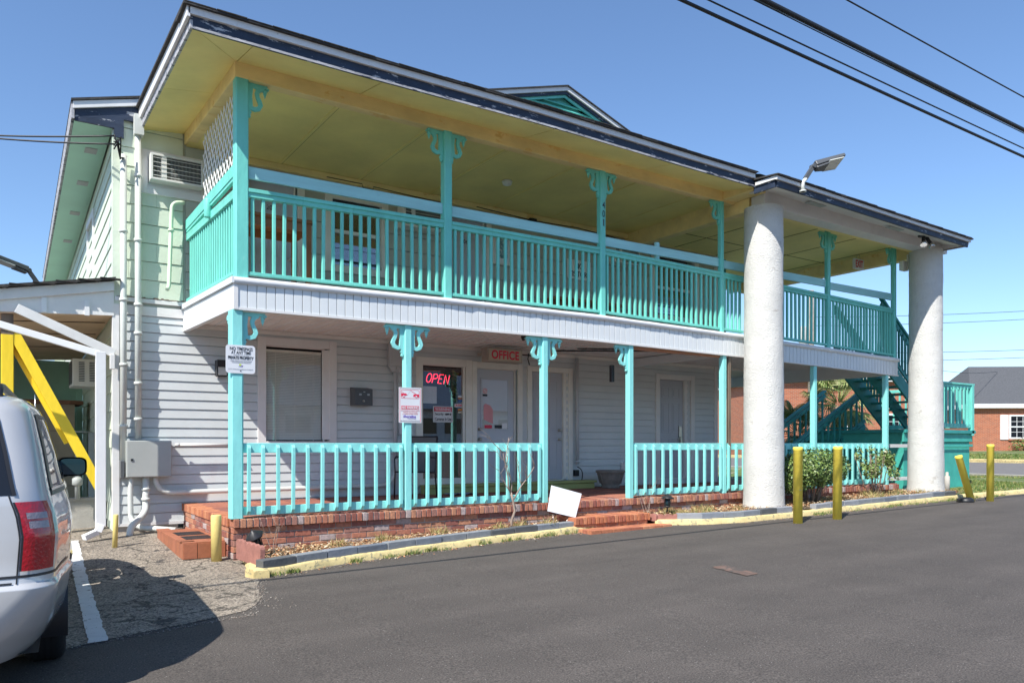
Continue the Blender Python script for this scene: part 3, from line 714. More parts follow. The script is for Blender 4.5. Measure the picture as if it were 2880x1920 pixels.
# ---- posts with gingerbread brackets
def bracket(m, x, z, s, y, W=.28, H=.41, T=.038):
    """scrollwork bracket: x post face, z top, s +1 right / -1 left"""
    y0, y1 = y-T/2, y+T/2
    def pr(P): m.prism([(x+s*a, z+b) for a, b in (P if s > 0 else P[::-1])], 'y', y0, y1)
    pr([(0, 0), (0, -.375), (.018, -.41), (.038, -.40), (.034, -.37), (.048, -.345), (.034, -.325), (.044, -.30), (.062, -.28), (.060, -.24), (.054, -.16), (.060, -.10), (.066, 0)])
    pr([(.065, 0), (.065, -.045), (.17, -.060), (.19, -.04), (W, -.045), (W, -.025), (W-.02, -.02), (W-.02, 0)])
    C = [(.175, -.030, .056), (.130, -.062, .050), (.112, -.105, .042), (.120, -.150, .038), (.142, -.195, .042), (.155, -.235, .044), (.132, -.280, .046), (.085, -.298, .044), (.045, -.288, .040)]
    C = [(a, b, c) for a, b, c in C]
    out = []; inn = []
    for i, (a, b, c) in enumerate(C):
        p, q = C[max(i-1, 0)], C[min(i+1, len(C)-1)]; d = Vector((q[0]-p[0], q[1]-p[1])).normalized(); n = Vector((-d.y, d.x))
        out.append((a+n.x*c/2*1.15, b+n.y*c/2*1.15)); inn.append((a-n.x*c/2*1.15, b-n.y*c/2*1.15))
    for i in range(len(C)-1):
        P = [inn[i], inn[i+1], out[i+1], out[i]]
        m.prism([(x+s*a, z+b) for a, b in (P if s > 0 else P[::-1])], 'y', y0+.002, y1-.002)
    m.lathe([(.008, 0), (.026, -.004), (.030, -.02), (.018, -.034), (.020, -.048), (.012, -.07), (.005, -.09), (.002, -.10)], (x+s*(W-.045), y, z-.045), 12)
def post(x0, x1, z0, z1, material, sides, y0=YF, ch=.012, name='post', zt=None, bw=.28, label=None):
    d = x1-x0; m = MB(); m.box(x0, x1, y0, y0+d, z0, z1, ch=ch); p = m.build(name, material, B, label=label)
    for s in sides:
        if s == 'back':
            b = MB(); bracket(b, 0, (zt or z1)-.003, 1, 0, W=bw); xm = (x0+x1)/2; b.v = [(xm+q[1], y0+d+q[0], q[2]) for q in b.v]; b.build('bracket', material, p, .003, recalc=True); continue
        b = MB(); bracket(b, x1 if s > 0 else x0, (zt or z1)-.003, s, y0+d/2, W=bw); b.build('bracket', material, p, .003, recalc=True)
    return p
LP = [(2.235, 2.38, ('back', 1)), (4.43, 4.53, (-1, 1)), (6.65, 6.75, (-1, 1)), (8.34, 8.44, (-1,)), (10.53, 10.63, ()), (13.12, 13.22, ()), (15.60, 15.70, ())]
for i, (a, b, s) in enumerate(LP):
    post(a, b, Z0+.005, dbt((a+b)/2)-.014, teal_low, s, ch=.02 if i == 0 else .012)
UPP = [(2.29, 2.436, (1,)), (5.015, 5.135, (-1, 1)), (7.754, 7.86, (-1, 1)), (10.48, 10.565, (-1,)), (13.57, 13.66, (-1, 1)), (15.91, 16.0, (-1,))]
for i, (a, b, s) in enumerate(UPP):
    zt = 5.57 if i < 4 else 5.42
    post(a, b, dt(a)+.01, zt if i < 4 else 5.55, teal, s, zt=zt if i < 4 else 5.50, bw=.25, label='corner post of the balcony' if i == 0 else None)
m = MB(); m.box(13.75, 13.84, 11.9, 12.0, 3.2, 5.55); m.build('post', teal_dk, B)
# ---- railings
nb = [0]
def up_rail(x0, x1, n, individual=True, zb=None, lab=None):
    r = MB(); rl = MB()
    for s, e in zip(frange(x0, x1, .6), frange(x0, x1, .6)[1:]):
        for (o0, o1, ya, yb, r_) in ((1.010, 1.055, YF+.005, YF+.105, r), (.955, 1.012, YF+.02, YF+.09, r), (.05, .088, YF+.015, YF+.095, rl)):
            g = lambda x: dt(x)
            r_.hexa([(s, ya, g(s)+o0), (e, ya, g(e)+o0), (e, yb, g(e)+o0), (s, yb, g(s)+o0), (s, ya, g(s)+o1), (e, ya, g(e)+o1), (e, yb, g(e)+o1), (s, yb, g(s)+o1)])
    R_ = r.build('balcony_railing', teal_bal, B, .004, label=lab); rl.build('bottom_rail', teal_bal, R_, .004)
    st = MB(); pitch = (x1-x0)/(n+.3)
    for k in range(n):
        x = x0+pitch*(k+.55)+rr.uniform(-.006, .006); b = st if not individual else MB(); t = rr.uniform(-.008, .008)
        z0_, z1_ = dt(x)+.088, dt(x)+.955; w_ = .018; tw = rr.uniform(-.06, .06)
        c = [];
        for (cx, zz) in ((x, z0_), (x+t, z1_)):
            for q in range(8):
                a = [.18, math.pi/2-.18, math.pi/2+.18, math.pi-.18, math.pi+.18, 1.5*math.pi-.18, 1.5*math.pi+.18, -.18][q]+math.pi*0+tw*.3; a = [45-9, 45+9, 135-9, 135+9, 225-9, 225+9, 315-9, 315+9][q]*math.pi/180+tw*.4; rad = w_*1.36
                c.append((cx+rad*math.cos(a), YF+.055+rad*math.sin(a), zz))
        b.add(c, [list(range(8))[::-1], list(range(8, 16))]+[(q, (q+1) % 8, 8+(q+1) % 8, 8+q) for q in range(8)])
        if individual: b.build('baluster', teal_bal, R_)
    if not individual: o = st.build('baluster_row', teal_bal, R_); o['kind'] = 'stuff'
    return R_
up_rail(2.436, 5.015, 21); up_rail(5.135, 7.754, 22); up_rail(7.86, 10.48, 22)
up_rail(10.565, 11.10, 5, False); up_rail(11.2, 13.57, 19, False); up_rail(13.66, 15.91, 21, False)
# left side railing of the balcony
r = MB(); x = 2.345
rl = MB()
for z0_, z1_ in ((4.265, 4.318), (4.215, 4.268), (3.33, 3.37)):
    (r if z0_ > 4 else rl).hexa([(x-.045, YF+.14, z0_), (x+.045, YF+.14, z0_), (x+.045, YW-.03, z0_+.09), (x-.045, YW-.03, z0_+.09), (x-.045, YF+.14, z1_), (x+.045, YF+.14, z1_), (x+.045, YW-.03, z1_+.09), (x-.045, YW-.03, z1_+.09)])
SR = r.build('side_railing', teal_bal, B, .004); rl.build('bottom_rail', teal_bal, SR, .004)
for k in range(21):
    y = YF+.22+k*.124; dz = .09*(y-YF)/2.9; q = MB(); q.box(x-.02, x+.02, y-.02, y+.02, 3.37+dz, 4.215+dz, ch=.006); q.build('baluster', teal_bal, SR)
m = MB(); m.box(2.29, 2.33, YF+.15, YW-.03, 4.46, 4.60); m.lathe([(.05, 0), (.05, .22), (.045, .235)], (2.28, YF+1.35, 4.28), 16)
m.box(2.30, 2.34, YF+.15, YW-.03, 4.42, 4.50); m.build('side_board', teal, B, .003)
# pale board nailed above the rail
m = MB()
for a, b, z in ((2.436, 5.015, 0), (5.135, 7.754, .0), (7.86, 10.48, -.01), (10.565, 13.57, -.015), (13.66, 15.91, -.04)):
    m.hexa([(a, YF+.05, 4.445+z), (b, YF+.05, 4.455+z), (b, YF+.085, 4.455+z), (a, YF+.085, 4.445+z), (a, YF+.05, 4.585+z), (b, YF+.05, 4.60+z), (b, YF+.085, 4.60+z), (a, YF+.085, 4.585+z)])
m.build('guard_board', plank_m, B, .003)
m = MB()
for X in (9.05, 11.75): m.lathe([(.045, 0), (.045, .38), (.038, .395)], (X, YF+.11, 4.27 if X < 10 else 4.24), 20)
m.build('newel', plank_m, B)
# lattice panel at the balcony's left end
m = MB(); xl = 2.33
y0_, y1_, z0_, z1_ = YF+.14, 10.98, 4.58, 5.50
def lat(sgn, xx):
    s = .085; k0 = int((z0_-sgn*y1_*1.6)/s)-40
    n = -60
    for n in range(-80, 80):
        c = n*.185
        # line z = z0_ + sgn*(y-y0_)*1.25 + c
        pts = []
        for yy in (y0_, y1_):
            z = (z0_ if sgn > 0 else z1_)+sgn*(yy-y0_)*1.25+c; pts.append((yy, z))
        (ya, za), (yb, zb) = pts
        def clip(ya, za, yb, zb, lo, hi):
            if (za < lo and zb < lo) or (za > hi and zb > hi): return None
            def at(z): return ya+(yb-ya)*(z-za)/(zb-za)
            P = [(ya, za), (yb, zb)]
            for i in (0, 1):
                if P[i][1] < lo: P[i] = (at(lo), lo)
                elif P[i][1] > hi: P[i] = (at(hi), hi)
            return P
        P = clip(ya, za, yb, zb, z0_, z1_)
        if P and abs(P[0][0]-P[1][0]) > .02: m.beam((xx, *P[0]), (xx, *P[1]), .006, .030, (1, 0, 0)) if False else m.beam((xx, *P[0]), (xx, *P[1]), .026, .006, (1, 0, 0))
lat(1, xl); lat(-1, xl+.0075); m.build('lattice_panel', white_trim, B)
# lower porch rails, square pickets on the outside
def low_rail(x0, x1, n, individual=True, zt=1.365):
    r = MB(); r.box(x0, x1, YF+.03, YF+.07, zt-.115, zt)
    R_ = r.build('porch_railing', teal_low, B, .005); r = MB(); r.box(x0, x1, YF+.03, YF+.07, .525, .625); r.build('bottom_rail', teal_low, R_, .005); st = MB()
    for k in range(n):
        x = x0+.05+(x1-x0-.10)*k/(n-1)+rr.uniform(-.008, .008); b = MB() if individual else st; t = rr.uniform(-.006, .006)
        h = .019; y1_, y0_ = YF+.028, YF-.010
        b.hexa([(x-h, y0_, .575), (x+h, y0_, .575), (x+h, y1_, .53), (x-h, y1_, .53), (x-h+t, y0_, zt-.055), (x+h+t, y0_, zt-.055), (x+h+t, y1_, zt-.02), (x-h+t, y1_, zt-.02)])
        if individual: b.build('picket', teal_low, R_, .002)
    if not individual: o = st.build('picket_row', teal_low, R_); o['kind'] = 'stuff'
low_rail(2.385, 4.425, 12); low_rail(4.535, 6.645, 12); low_rail(8.445, 10.525, 11)
low_rail(10.635, 13.115, 13, False); low_rail(13.225, 15.595, 13, False)
# left pipe post and bare board beside post five
m = MB(); m.box(10.70, 10.76, YF+.02, YF+.06, Z0, 2.88); m.build('bare_board', wood_old, B)

# ---- upper ceiling, beams and roof
m = MB(); x = 2.44
def slab(x0, x1, y0, y1, z, th, mb): mb.box(x0, x1, y0, y1, z, z+th)
for a, b in zip([2.30, 3.65, 4.95, 6.25, 7.55, 8.85, 10.15], [3.65, 4.95, 6.25, 7.55, 8.85, 10.15, 10.90]): slab(a+.008, b-.008, YF+.02, YW+.02, 5.69, .02, m)
for a, b in zip([10.90, 12.2, 13.5, 14.8, 16.1], [12.2, 13.5, 14.8, 16.1, 17.0]):
    for c, d in ((8.55, 11.0), (11.0, 13.6)): slab(a+.008, b-.008, c+.008, d-.008, 5.60, .02, m)
m.build('balcony_ceiling', yel_ceil, B)
for a in (3.65, 4.95, 6.25, 7.55, 8.85, 10.15): m = MB(); m.box(a-.022, a+.022, YF+.14, YW-.1, 5.678, 5.6895); m.build('ceiling_batten', yel_ceil, B)
seam_m = mat('dark_ceiling_seam', (.20, .15, .05), .9)
for a in (3.65, 4.95, 6.25, 7.55, 8.85, 10.15): m = MB(); m.box(a+.022, a+.033, YF+.14, YW-.1, 5.684, 5.6895); m.build('ceiling_seam', seam_m, B)
for a in (12.2, 13.5, 14.8, 16.1): m = MB(); m.box(a-.007, a+.007, 8.9, 13.4, 5.594, 5.5995); m.build('ceiling_seam', seam_m, B)
m = MB(); m.box(11.1, 16.3, 10.99, 11.01, 5.594, 5.5995); m.build('ceiling_seam', seam_m, B)
m = MB(); m.lathe([(.07, 0), (.09, -.02), (.07, -.07), (.02, -.09)], (7.0, 10.6, 5.689), 18); m.build('ceiling_light', plastic_w, B)
m = MB()
def plate(pts, th=.012): m.hexa([(a, b, c) for a, b, c in pts]+[(a, b, c+th) for a, b, c in pts])
for a, b in zip([2.30, 3.8, 6.3, 8.6], [3.8, 6.3, 8.6, 10.70]): plate([(a+.006, 8.39, 5.622), (b-.006, 8.39, 5.622), (b-.006, YF-.004, 5.742), (a+.006, YF-.004, 5.742)])
plate([(1.68, 8.39, 5.622), (2.297, 8.39, 5.622), (2.297, YF-.004, 5.742), (2.290, YF-.004, 5.742)])
plate([(1.68, 8.396, 5.622), (2.286, YF, 5.742), (2.286, 10.2, 5.782), (1.70, 10.2, 5.70)]); plate([(1.70, 10.206, 5.70), (2.286, 10.206, 5.782), (2.286, YW-.02, 5.86), (1.73, YW-.02, 5.80)]); m.build('eave_soffit', yel_ceil, B)
m = MB(); m.box(2.28, 10.83, YF-.005, YF+.135, 5.57, 5.745); m.hexa([(2.28, YF+.137, 5.57), (2.42, YF+.137, 5.57), (2.42, YW-.02, 5.70), (2.28, YW-.02, 5.70), (2.28, YF+.137, 5.745), (2.42, YF+.137, 5.745), (2.42, YW-.02, 5.87), (2.28, YW-.02, 5.87)])
m.box(10.85, 11.03, YF-.3, YW+.4, 5.39, 5.71); m.box(10.52, 10.846, 8.47, YF-.008, 5.60, 5.735); m.box(16.38, 16.56, 8.82, 13.6, 5.33, 5.60); m.box(2.62, 13.5, YW-.10, YW-.015, 5.59, 5.685)
m.box(11.03, 16.38, 13.45, 13.6, 5.36, 5.598)
m.build('beam', yel_beam, B, .004)
m = MB(); m.box(10.86, 16.86, 8.50, 8.78, 5.398, 5.66); m.build('front_beam', white_trim, B, .005, label='white beam over the two round columns')
m = MB(); m.box(10.50, 10.84, 8.42, YF+.02, 5.745, 5.76); m.build('eave_soffit', yel_ceil, B)
m = MB(); m.box(10.92, 16.4, 8.781, 8.86, 5.395, 5.60); m.build('front_beam_lining', yel_ceil, B)
m = MB(); m.hexa([(10.50, 7.98, 5.512), (16.6, 7.98, 5.402), (16.86, 8.51, 5.56), (10.85, 8.51, 5.645), (10.50, 7.98, 5.524), (16.6, 7.98, 5.414), (16.86, 8.51, 5.572), (10.85, 8.51, 5.657)]); m.hexa([(16.6, 7.98, 5.40), (16.86, 8.51, 5.555), (16.86, 14, 5.56), (16.62, 14, 5.50), (16.6, 7.98, 5.412), (16.86, 8.51, 5.567), (16.86, 14, 5.572), (16.62, 14, 5.512)]); m.hexa([(10.50, 7.98, 5.514), (10.84, 8.51, 5.64), (10.84, 9.1, 5.66), (10.50, 8.36, 5.56), (10.50, 7.98, 5.526), (10.84, 8.51, 5.652), (10.84, 9.1, 5.672), (10.50, 8.36, 5.572)]); m.build('eave_soffit', white_trim, B, label='white soffit over the columns')
m = MB(); m.box(11.7, 12.15, 8.20, 8.32, 5.535, 5.55); m.build('soffit_vent', midgrey, B); m = MB(); m.box(14.2, 14.65, 8.20, 8.32, 5.495, 5.51); m.build('soffit_vent', midgrey, B)
# eave boards; the right roof sags towards its end
ED = [(1.64, 5.608), (3.7, 5.61), (6.15, 5.642), (8.6, 5.617), (10.5, 5.608)]
e = lambda x: lerp_tab(ED, x)
def strip(mb, tab, y0, y1, o0, o1, x0, x1):
    for s, t in zip(frange(x0, x1, .5), frange(x0, x1, .5)[1:]):
        zs, zt = lerp_tab(tab, s), lerp_tab(tab, t)
        mb.hexa([(s, y0, zs+o0), (t, y0, zt+o0), (t, y1, zt+o0), (s, y1, zs+o0), (s, y0, zs+o1), (t, y0, zt+o1), (t, y1, zt+o1), (s, y1, zs+o1)])
RT = [(10.43, 5.502), (16.65, 5.385)]
m = MB(); strip(m, ED, 8.375, 8.41, 0, .130, 1.675, 10.5); strip(m, RT, 7.95, 7.985, 0, .115, 10.48, 16.6); m.box(10.45, 10.48, 7.985, 8.40, 5.495, 5.625); m.build('navy_fascia', navy, B, .003)
m = MB(); strip(m, ED, 8.34, 8.38, .125, .20, 1.625, 10.42); strip(m, RT, 7.915, 7.955, .10, .16, 10.42, 16.65); m.box(10.42, 10.45, 7.955, 8.35, 5.61, 5.67)
m.hexa([(1.612, 8.34, 5.70), (1.645, 8.34, 5.70), (1.70, 11.95, 5.90), (1.667, 11.95, 5.90), (1.612, 8.34, 5.81), (1.645, 8.34, 5.81), (1.70, 11.95, 6.06), (1.667, 11.95, 6.06)])
m.box(16.60, 16.64, 7.955, 14.2, 5.44, 5.55); m.build('white_fascia', white_trim, B, .003)
m = MB(); m.hexa([(1.65, 8.376, 5.606), (1.678, 8.376, 5.606), (1.722, 11.95, 5.79), (1.695, 11.95, 5.79), (1.65, 8.376, 5.72), (1.678, 8.376, 5.72), (1.722, 11.95, 5.92), (1.695, 11.95, 5.92)]); strip(m, ED, 8.372, 8.3755, -.004, .022, 1.68, 10.46); m.build('weathered_edge', peeled, B)
def shingle_edge(mb, pts, d, th=.022):
    pass
m = MB(); strip(m, ED, 8.305, 8.75, .20, .222, 1.58, 10.42)
def quad(a, b, c, d): m.add([a, b, c, d], [(0, 1, 2, 3)])
zA = 5.832
quad((1.58, 8.305, zA), (10.5, 8.305, zA), (10.5, 15, zA+2.05), (8.0, 15, zA+2.05)); quad((1.58, 8.305, zA), (8.0, 15, zA+2.05), (8, 19, zA+2.05), (1.66, 11.95, zA+.25))
quad((10.5, 8.305, zA-.02), (13.6, 8.305, zA-.02), (13.6, 15, zA+2.0), (10.5, 15, zA+2.0))
m.hexa([(1.575, 8.32, 5.81), (1.61, 8.32, 5.81), (1.67, 11.97, 6.06), (1.63, 11.97, 6.06), (1.575, 8.32, 5.838), (1.61, 8.32, 5.838), (1.67, 11.97, 6.09), (1.63, 11.97, 6.09)])
zB = 5.665
m.hexa([(10.39, 7.885, zB), (16.69, 7.885, zB-.125), (16.69, 14.2, zB+.15), (10.39, 14.2, zB+.5), (10.39, 7.885, zB+.02), (16.69, 7.885, zB-.1), (16.69, 14.2, zB+.2), (10.39, 14.2, zB+.6)])
x = 1.585
while x < 10.4:
    L = rr.uniform(.25, .34); zz = e(x)+.221; m.box(x, x+L-.006, 8.292+rr.uniform(0, .01), 8.46, zz, zz+.006+rr.uniform(0, .006)); x += L
x = 10.41
while x < 16.6:
    L = rr.uniform(.25, .34); zz = lerp_tab(RT, x)+.172; m.box(x, x+L-.006, 7.875+rr.uniform(0, .01), 8.05, zz, zz+.010+rr.uniform(0, .005)); x += L
m.build('roof', shingle, B)
# older left wing roof: eave, rake, soffit
def ex(y): return .84+.018*(y-12)
m = MB()
m.hexa([(ex(11.86), 11.86, 5.955), (5, 11.86, 7.13), (5, 25, 7.13), (ex(25), 25, 5.955), (ex(11.86), 11.86, 5.985), (5, 11.86, 7.16), (5, 25, 7.16), (ex(25), 25, 5.985)])
m.hexa([(5, 11.86, 7.13), (9, 11.86, 5.99), (9, 25, 5.99), (5, 25, 7.13), (5, 11.86, 7.16), (9, 11.86, 6.02), (9, 25, 6.02), (5, 25, 7.16)])
m.build('roof', shingle, B)
m = MB(); m.hexa([(.86, 11.88, 5.86), (1.70, 11.88, 6.095), (1.70, 11.91, 6.095), (.86, 11.91, 5.86), (.86, 11.88, 5.957), (1.70, 11.88, 6.19), (1.70, 11.91, 6.19), (.86, 11.91, 5.957)])
m.build('white_fascia', white_trim, B, .003)
m = MB(); m.hexa([(ex(11.9)+.005, 11.89, 5.73), (ex(11.9)+.04, 11.89, 5.73), (ex(25)+.04, 25, 5.73), (ex(25)+.005, 25, 5.73), (ex(11.9)+.005, 11.89, 5.955), (ex(11.9)+.04, 11.89, 5.955), (ex(25)+.04, 25, 5.955), (ex(25)+.005, 25, 5.955)]); m.build('eave_board', peeled, B)
m = MB(); m.prism([(.885, 5.715), (1.36, 5.715), (1.36, 5.60), (1.48, 5.60), (1.48, 5.86), (1.66, 5.86), (1.66, 6.085), (.885, 5.87)], 'y', 11.915, 11.945); m.build('navy_fascia', navy, B)
m = MB(); m.hexa([(ex(11.95)+.04, 11.95, 5.715), (CX-.03, 11.95, 5.715), (side_x(25), 25, 5.715), (ex(25)+.04, 25, 5.715), (ex(11.95)+.04, 11.95, 5.73), (CX-.03, 11.95, 5.73), (side_x(25), 25, 5.73), (ex(25)+.04, 25, 5.73)]); m.build('eave_soffit', green_soff, B, label='mint green soffit of the left eave')
for y in (12.9, 14.6, 16.6, 19):
    m = MB(); x = 1.08+.018*(y-12)
    frame_bars(m, x, x+.16, 5.0, 5.25, .01, 0, .01); m = MB(); m.box(x, x+.16, y, y+.25, 5.709, 5.716)
    for j in range(4): m.box(x+.012+j*.036, x+.034+j*.036, y+.02, y+.23, 5.703, 5.710)
    m.build('soffit_vent', midgrey, B)
# louvred gable on the roof
G = MB()
ax, az = 7.22, 6.80
L, Rr = (5.62, 6.325), (8.66, 6.325)
def rake(mb, o0, o1, y0, y1):
    for (X, Z) in (L, Rr):
        mb.hexa([(X, y0, Z-o1), (ax, y0, az-o1), (ax, y1, az-o1), (X, y1, Z-o1), (X, y0, Z-o0), (ax, y0, az-o0), (ax, y1, az-o0), (X, y1, Z-o0)])
rake(G, 0, .02, 9.25, 12.5); GB = G.build('gable_roof', shingle, B, recalc=True)
m = MB(); rake(m, .02, .080, 9.27, 9.30); m.build('white_rake', white_trim, GB, recalc=True)
m = MB(); rake(m, .075, .125, 9.30, 9.33); m.build('navy_rake', navy, GB, recalc=True)
m = MB(); rake(m, .115, .165, 9.33, 9.36); m.add([(5.7, 9.415, 6.1), (8.6, 9.415, 6.1), (ax, 9.415, az-.13)], [(0, 1, 2)])
z = 6.02
while z < az-.24:
    k_ = (az-.155-z)/.30; x0 = max(5.75, ax-k_); x1 = min(8.6, ax+k_)
    m.add([(x0, 9.345, z), (x1, 9.345, z), (x1, 9.41, z+.062), (x0, 9.41, z+.062)], [(0, 1, 2, 3)]); m.add([(x0, 9.345, z), (x1, 9.345, z), (x1, 9.355, z-.008), (x0, 9.355, z-.008)], [(0, 3, 2, 1)]); z += .072
m.build('louvre', teal_dk if False else teal, GB)

# ---- round stucco columns
def column(cx, cy, z0, z1, r0, r1, seed, label):
    m = MB(); n = 96; H = 110; rows = []
    for i in range(H+1):
        t = i/H; z = z0+(z1-z0)*t; r = r0+(r1-r0)*min(1, t*1.6)
        if t < .06: r += .018*(1-t/.06)
        row = []
        for k in range(n+1):
            a = 2*math.pi*(k % n)/n; p = Vector((math.cos(a)*r*6, math.sin(a)*r*6, z*5+seed))
            d = .010*noise.noise(p*.4)+.0045*abs(noise.noise(p*1.8))+.003*noise.noise(Vector((p.x*1.5, p.y*1.5, p.z*5)))
            row.append((cx+(r+d)*math.cos(a), cy+(r+d)*math.sin(a), z))
        rows.append(row)
    m.grid(rows, True); m.add([rows[-1][k] for k in range(n)], [list(range(n))])
    return m.build('round_column', stucco, B, label=label)
column(11.06, 8.68, gz(11, 8.6)-.05, 5.42, .345, .325, 1, 'nearer stucco column')
column(16.30, 8.66, gz(16, 8.6)-.05, 5.42, .352, .318, 20, 'farther stucco column with a scraped foot')
# ------------------------------------------------------------------ carport lean-to on the left
CP = thing('carport', (0, 12.1, 0), 'open lean-to carport with brown plywood ceiling and yellow braced post', 'carport')
m = MB()
m.hexa([(-2.2, 11.9, 2.76), (CX-.01, 11.9, 3.47), (CX-.01, 11.94, 3.47), (-2.2, 11.94, 2.76), (-2.2, 11.9, 2.93), (CX-.01, 11.9, 3.60), (CX-.01, 11.94, 3.60), (-2.2, 11.94, 2.93)])
m.hexa([(-2.2, 11.9, 2.76), (CX-.01, 11.9, 3.29), (CX-.01, 11.94, 3.29), (-2.2, 11.94, 2.76), (-2.2, 11.9, 2.80), (CX-.01, 11.9, 3.465), (CX-.01, 11.94, 3.465), (-2.2, 11.94, 2.80)]) if False else None
m.build('rake_board', white_trim, CP, .004)
m = MB(); m.prism([(-.05, 3.06), (CX-.01, 3.13), (CX-.01, 3.465), (-.05, 3.215)], 'y', 11.945, 11.96); m.build('gable_panel', white_trim, CP)
for x in (.50, 1.0): m = MB(); m.box(x, x+.06, 11.925, 11.95, 3.1, 3.3); m.build('panel_batten', white_metal, CP)
m = MB(); m.hexa([(-2.3, 11.82, 2.915), (CX-.0, 11.82, 3.615), (CX-.0, 18, 3.615), (-2.3, 18, 2.915), (-2.3, 11.82, 2.945), (CX, 11.82, 3.645), (CX, 18, 3.645), (-2.3, 18, 2.945)])
for k in range(14):
    x = -2.2+k*.26; z = 2.945+(x+2.3)*.191; m.box(x, x+.25, 11.80+rr.uniform(-.015, .01), 11.9, z-.0, z+.012)
m.build('roof', shingle, CP)
m = MB(); m.hexa([(-2.3, 11.96, 2.90), (CX-.03, 11.96, 3.13), (side_x(18)-.03, 18, 3.06), (-2.3, 18, 2.85), (-2.3, 11.96, 2.915), (CX-.03, 11.96, 3.145), (side_x(18)-.03, 18, 3.075), (-2.3, 18, 2.865)]); m.build('ceiling', wood_br, CP)
for yy, zz in ((12.6, -.008), (13.9, -.024), (15.6, -.044)): m = MB(); m.beam((-2.2, yy, 2.895+zz), (CX-.05, yy, 3.12+zz), .012, .014); m.build('ceiling_strip', wood_old, CP)
m = MB(); m.box(.055, .195, 12.0, 12.14, .14, 2.78, ch=.008); YP = m.build('post', yel_post, CP)
m = MB(); m.box(.058, .192, 12.003, 12.137, 2.78, 3.05); m.build('bare_top', wood_old, YP)
m = MB(); m.beam((.20, 12.07, 2.80), (1.20, 12.02, .74), .13, .12, (0, 1, 0)); m.beam((.14, 12.16, 2.72), (.80, 12.14, 1.36), .05, .09, (0, 1, 0)); m.build('brace', yel_post, CP, .004)
m = MB(); m.beam((.22, 11.86, 3.11), (1.36, 11.90, 2.60), .04, .12, (0, 0, 1)); m.box(1.30, 1.36, 11.84, 11.90, 2.38, 2.58); m.build('brace', white_trim, CP, .004, label='white diagonal brace')
m = MB(); m.beam((-.6, 11.50, 2.99), (.05, 11.45, 2.83), .09, .085); m.beam((.03, 11.45, 2.835), (1.12, 11.3, 2.52), .085, .085); m.box(1.07, 1.19, 11.25, 11.335, .28, 2.55)
m.beam((1.13, 11.29, .30), (1.09, 11.26, .21), .085, .11, (0, 1, 0)); m.beam((1.09, 11.26, .22), (.93, 11.18, .16), .085, .07, (0, 0, 1)); m.build('downspout', white_metal, CP, .006)
m = MB(); m.box(-2.2, side_x(17.8)-.02, 17.8, 17.9, .1, 3.0); m.build('back_wall', green_gar, CP)
m = MB(); m.box(.1, 1.2, 17.74, 17.8, 1.95, 2.0); m.box(1.15, 1.2, 17.74, 17.8, .2, 1.95); m.box(1.32, 1.42, 17.4, 17.5, .2, 2.4); m.build('door_trim', green_gar, CP)
# shed under the carport
SH = thing('storage_bin', (.3, 16, .2), 'beige panelled storage bin with a brown lid under the carport', 'storage bin')
m = MB(); m.box(-1.6, 1.18, 15.9, 16.8, .15, 2.06)
m.build('body', mat('beige_bin_panels', (.34, .28, .19), .7, .08, 3), SH)
m = MB()
for z in (.6, 1.1, 1.58): m.box(-1.6, 1.185, 15.892, 15.9, z, z+.012)
m.build('seam', wood_old, SH)
m = MB(); m.prism([(-1.7, 15.8), (1.1, 15.8), (1.32, 15.95), (1.32, 16.9), (-1.7, 16.9)], 'z', 2.06, 2.13); m.build('lid', mat('brown_lid', (.20, .09, .05), .6, .1, 3), SH, .01)
m = MB(); m.box(-1.0, CX-.05, 12.9, 13.1, .0, .52); m.box(-1.0, CX-.05, 12.88, 13.12, .52, .56); tag(m.build('low_wall', concrete), 'low concrete ledge beneath the carport side wall', 'low wall')
m = MB()
for z, r_ in ((.75, .07), (1.0, .09)): m.lathe([(r_*.7, 0), (r_, .02), (r_, .10), (r_*.6, .13)], (.98, 12.75, z), 14)
m.tube([(.98, 12.75, .55), (.98, 12.75, 1.2)], .035, 10); tag(m.build('gas_meter', midgrey), 'small grey utility meter behind the minivan mirror', 'meter')
# dark recess panel and pipe rail on side wall
m = MB(); m.tube([(side_x(15)-.05, 15.0, 1.55), (.95, 15.0, 1.57)], .014, 8); m.box(side_x(15)-.10, side_x(15)-.02, 15.0, 15.12, .3, 1.55); tag(m.build('pipe_bracket', midgrey), 'thin grey pipe arm on the green side wall under the carport', 'pipe')

# ---- air conditioners
def ac_box(name, x0, x1, y0, y1, z0, z1, label, face='front', framed=True):
    A = thing(name, ((x0+x1)/2, y1, z0), label, 'air conditioner', 'window air conditioners')
    m = MB(); t = .02
    m.box(x0, x1, y0+.03, y1, z0, z0+t); m.box(x0, x1, y0+.03, y1, z1-t, z1); m.box(x0, x0+t, y0+.03, y1, z0+t, z1-t); m.box(x1-t, x1, y0+.03, y1, z0+t, z1-t)
    frame_bars(m, x0, x1, z0, z1, .03, y0, y0+.03); m.build('case', plastic_w, A, .003)
    m = MB(); m.box(x0+t, x1-t, y0+.06, y0+.08, z0+t, z1-t); m.build('coil', grill_dk, A)
    m = MB(); n = int((x1-x0)/.018)
    for k in range(1, n): xx = x0+(x1-x0)*k/n; m.box(xx-.002, xx+.002, y0+.045, y0+.055, z0+t, z1-t)
    m.build('fins', midgrey, A)
    m = MB()
    for k in range(1, 6): zz = z0+(z1-z0)*k/6; m.box(x0+.02, x1-.02, y0+.004, y0+.010, zz-.003, zz+.003)
    xx = x0+(x1-x0)*.20; m.box(xx, xx+.07, y0+.015, y0+.03, z0+.02, z1-.02); m.build('guard', plastic_w, A)
    return A
A1 = ac_box('window_air_conditioner', 1.80, 2.50, 11.76, 11.98, 5.06, 5.43, 'air conditioner in a white framed opening on the pale green wall')
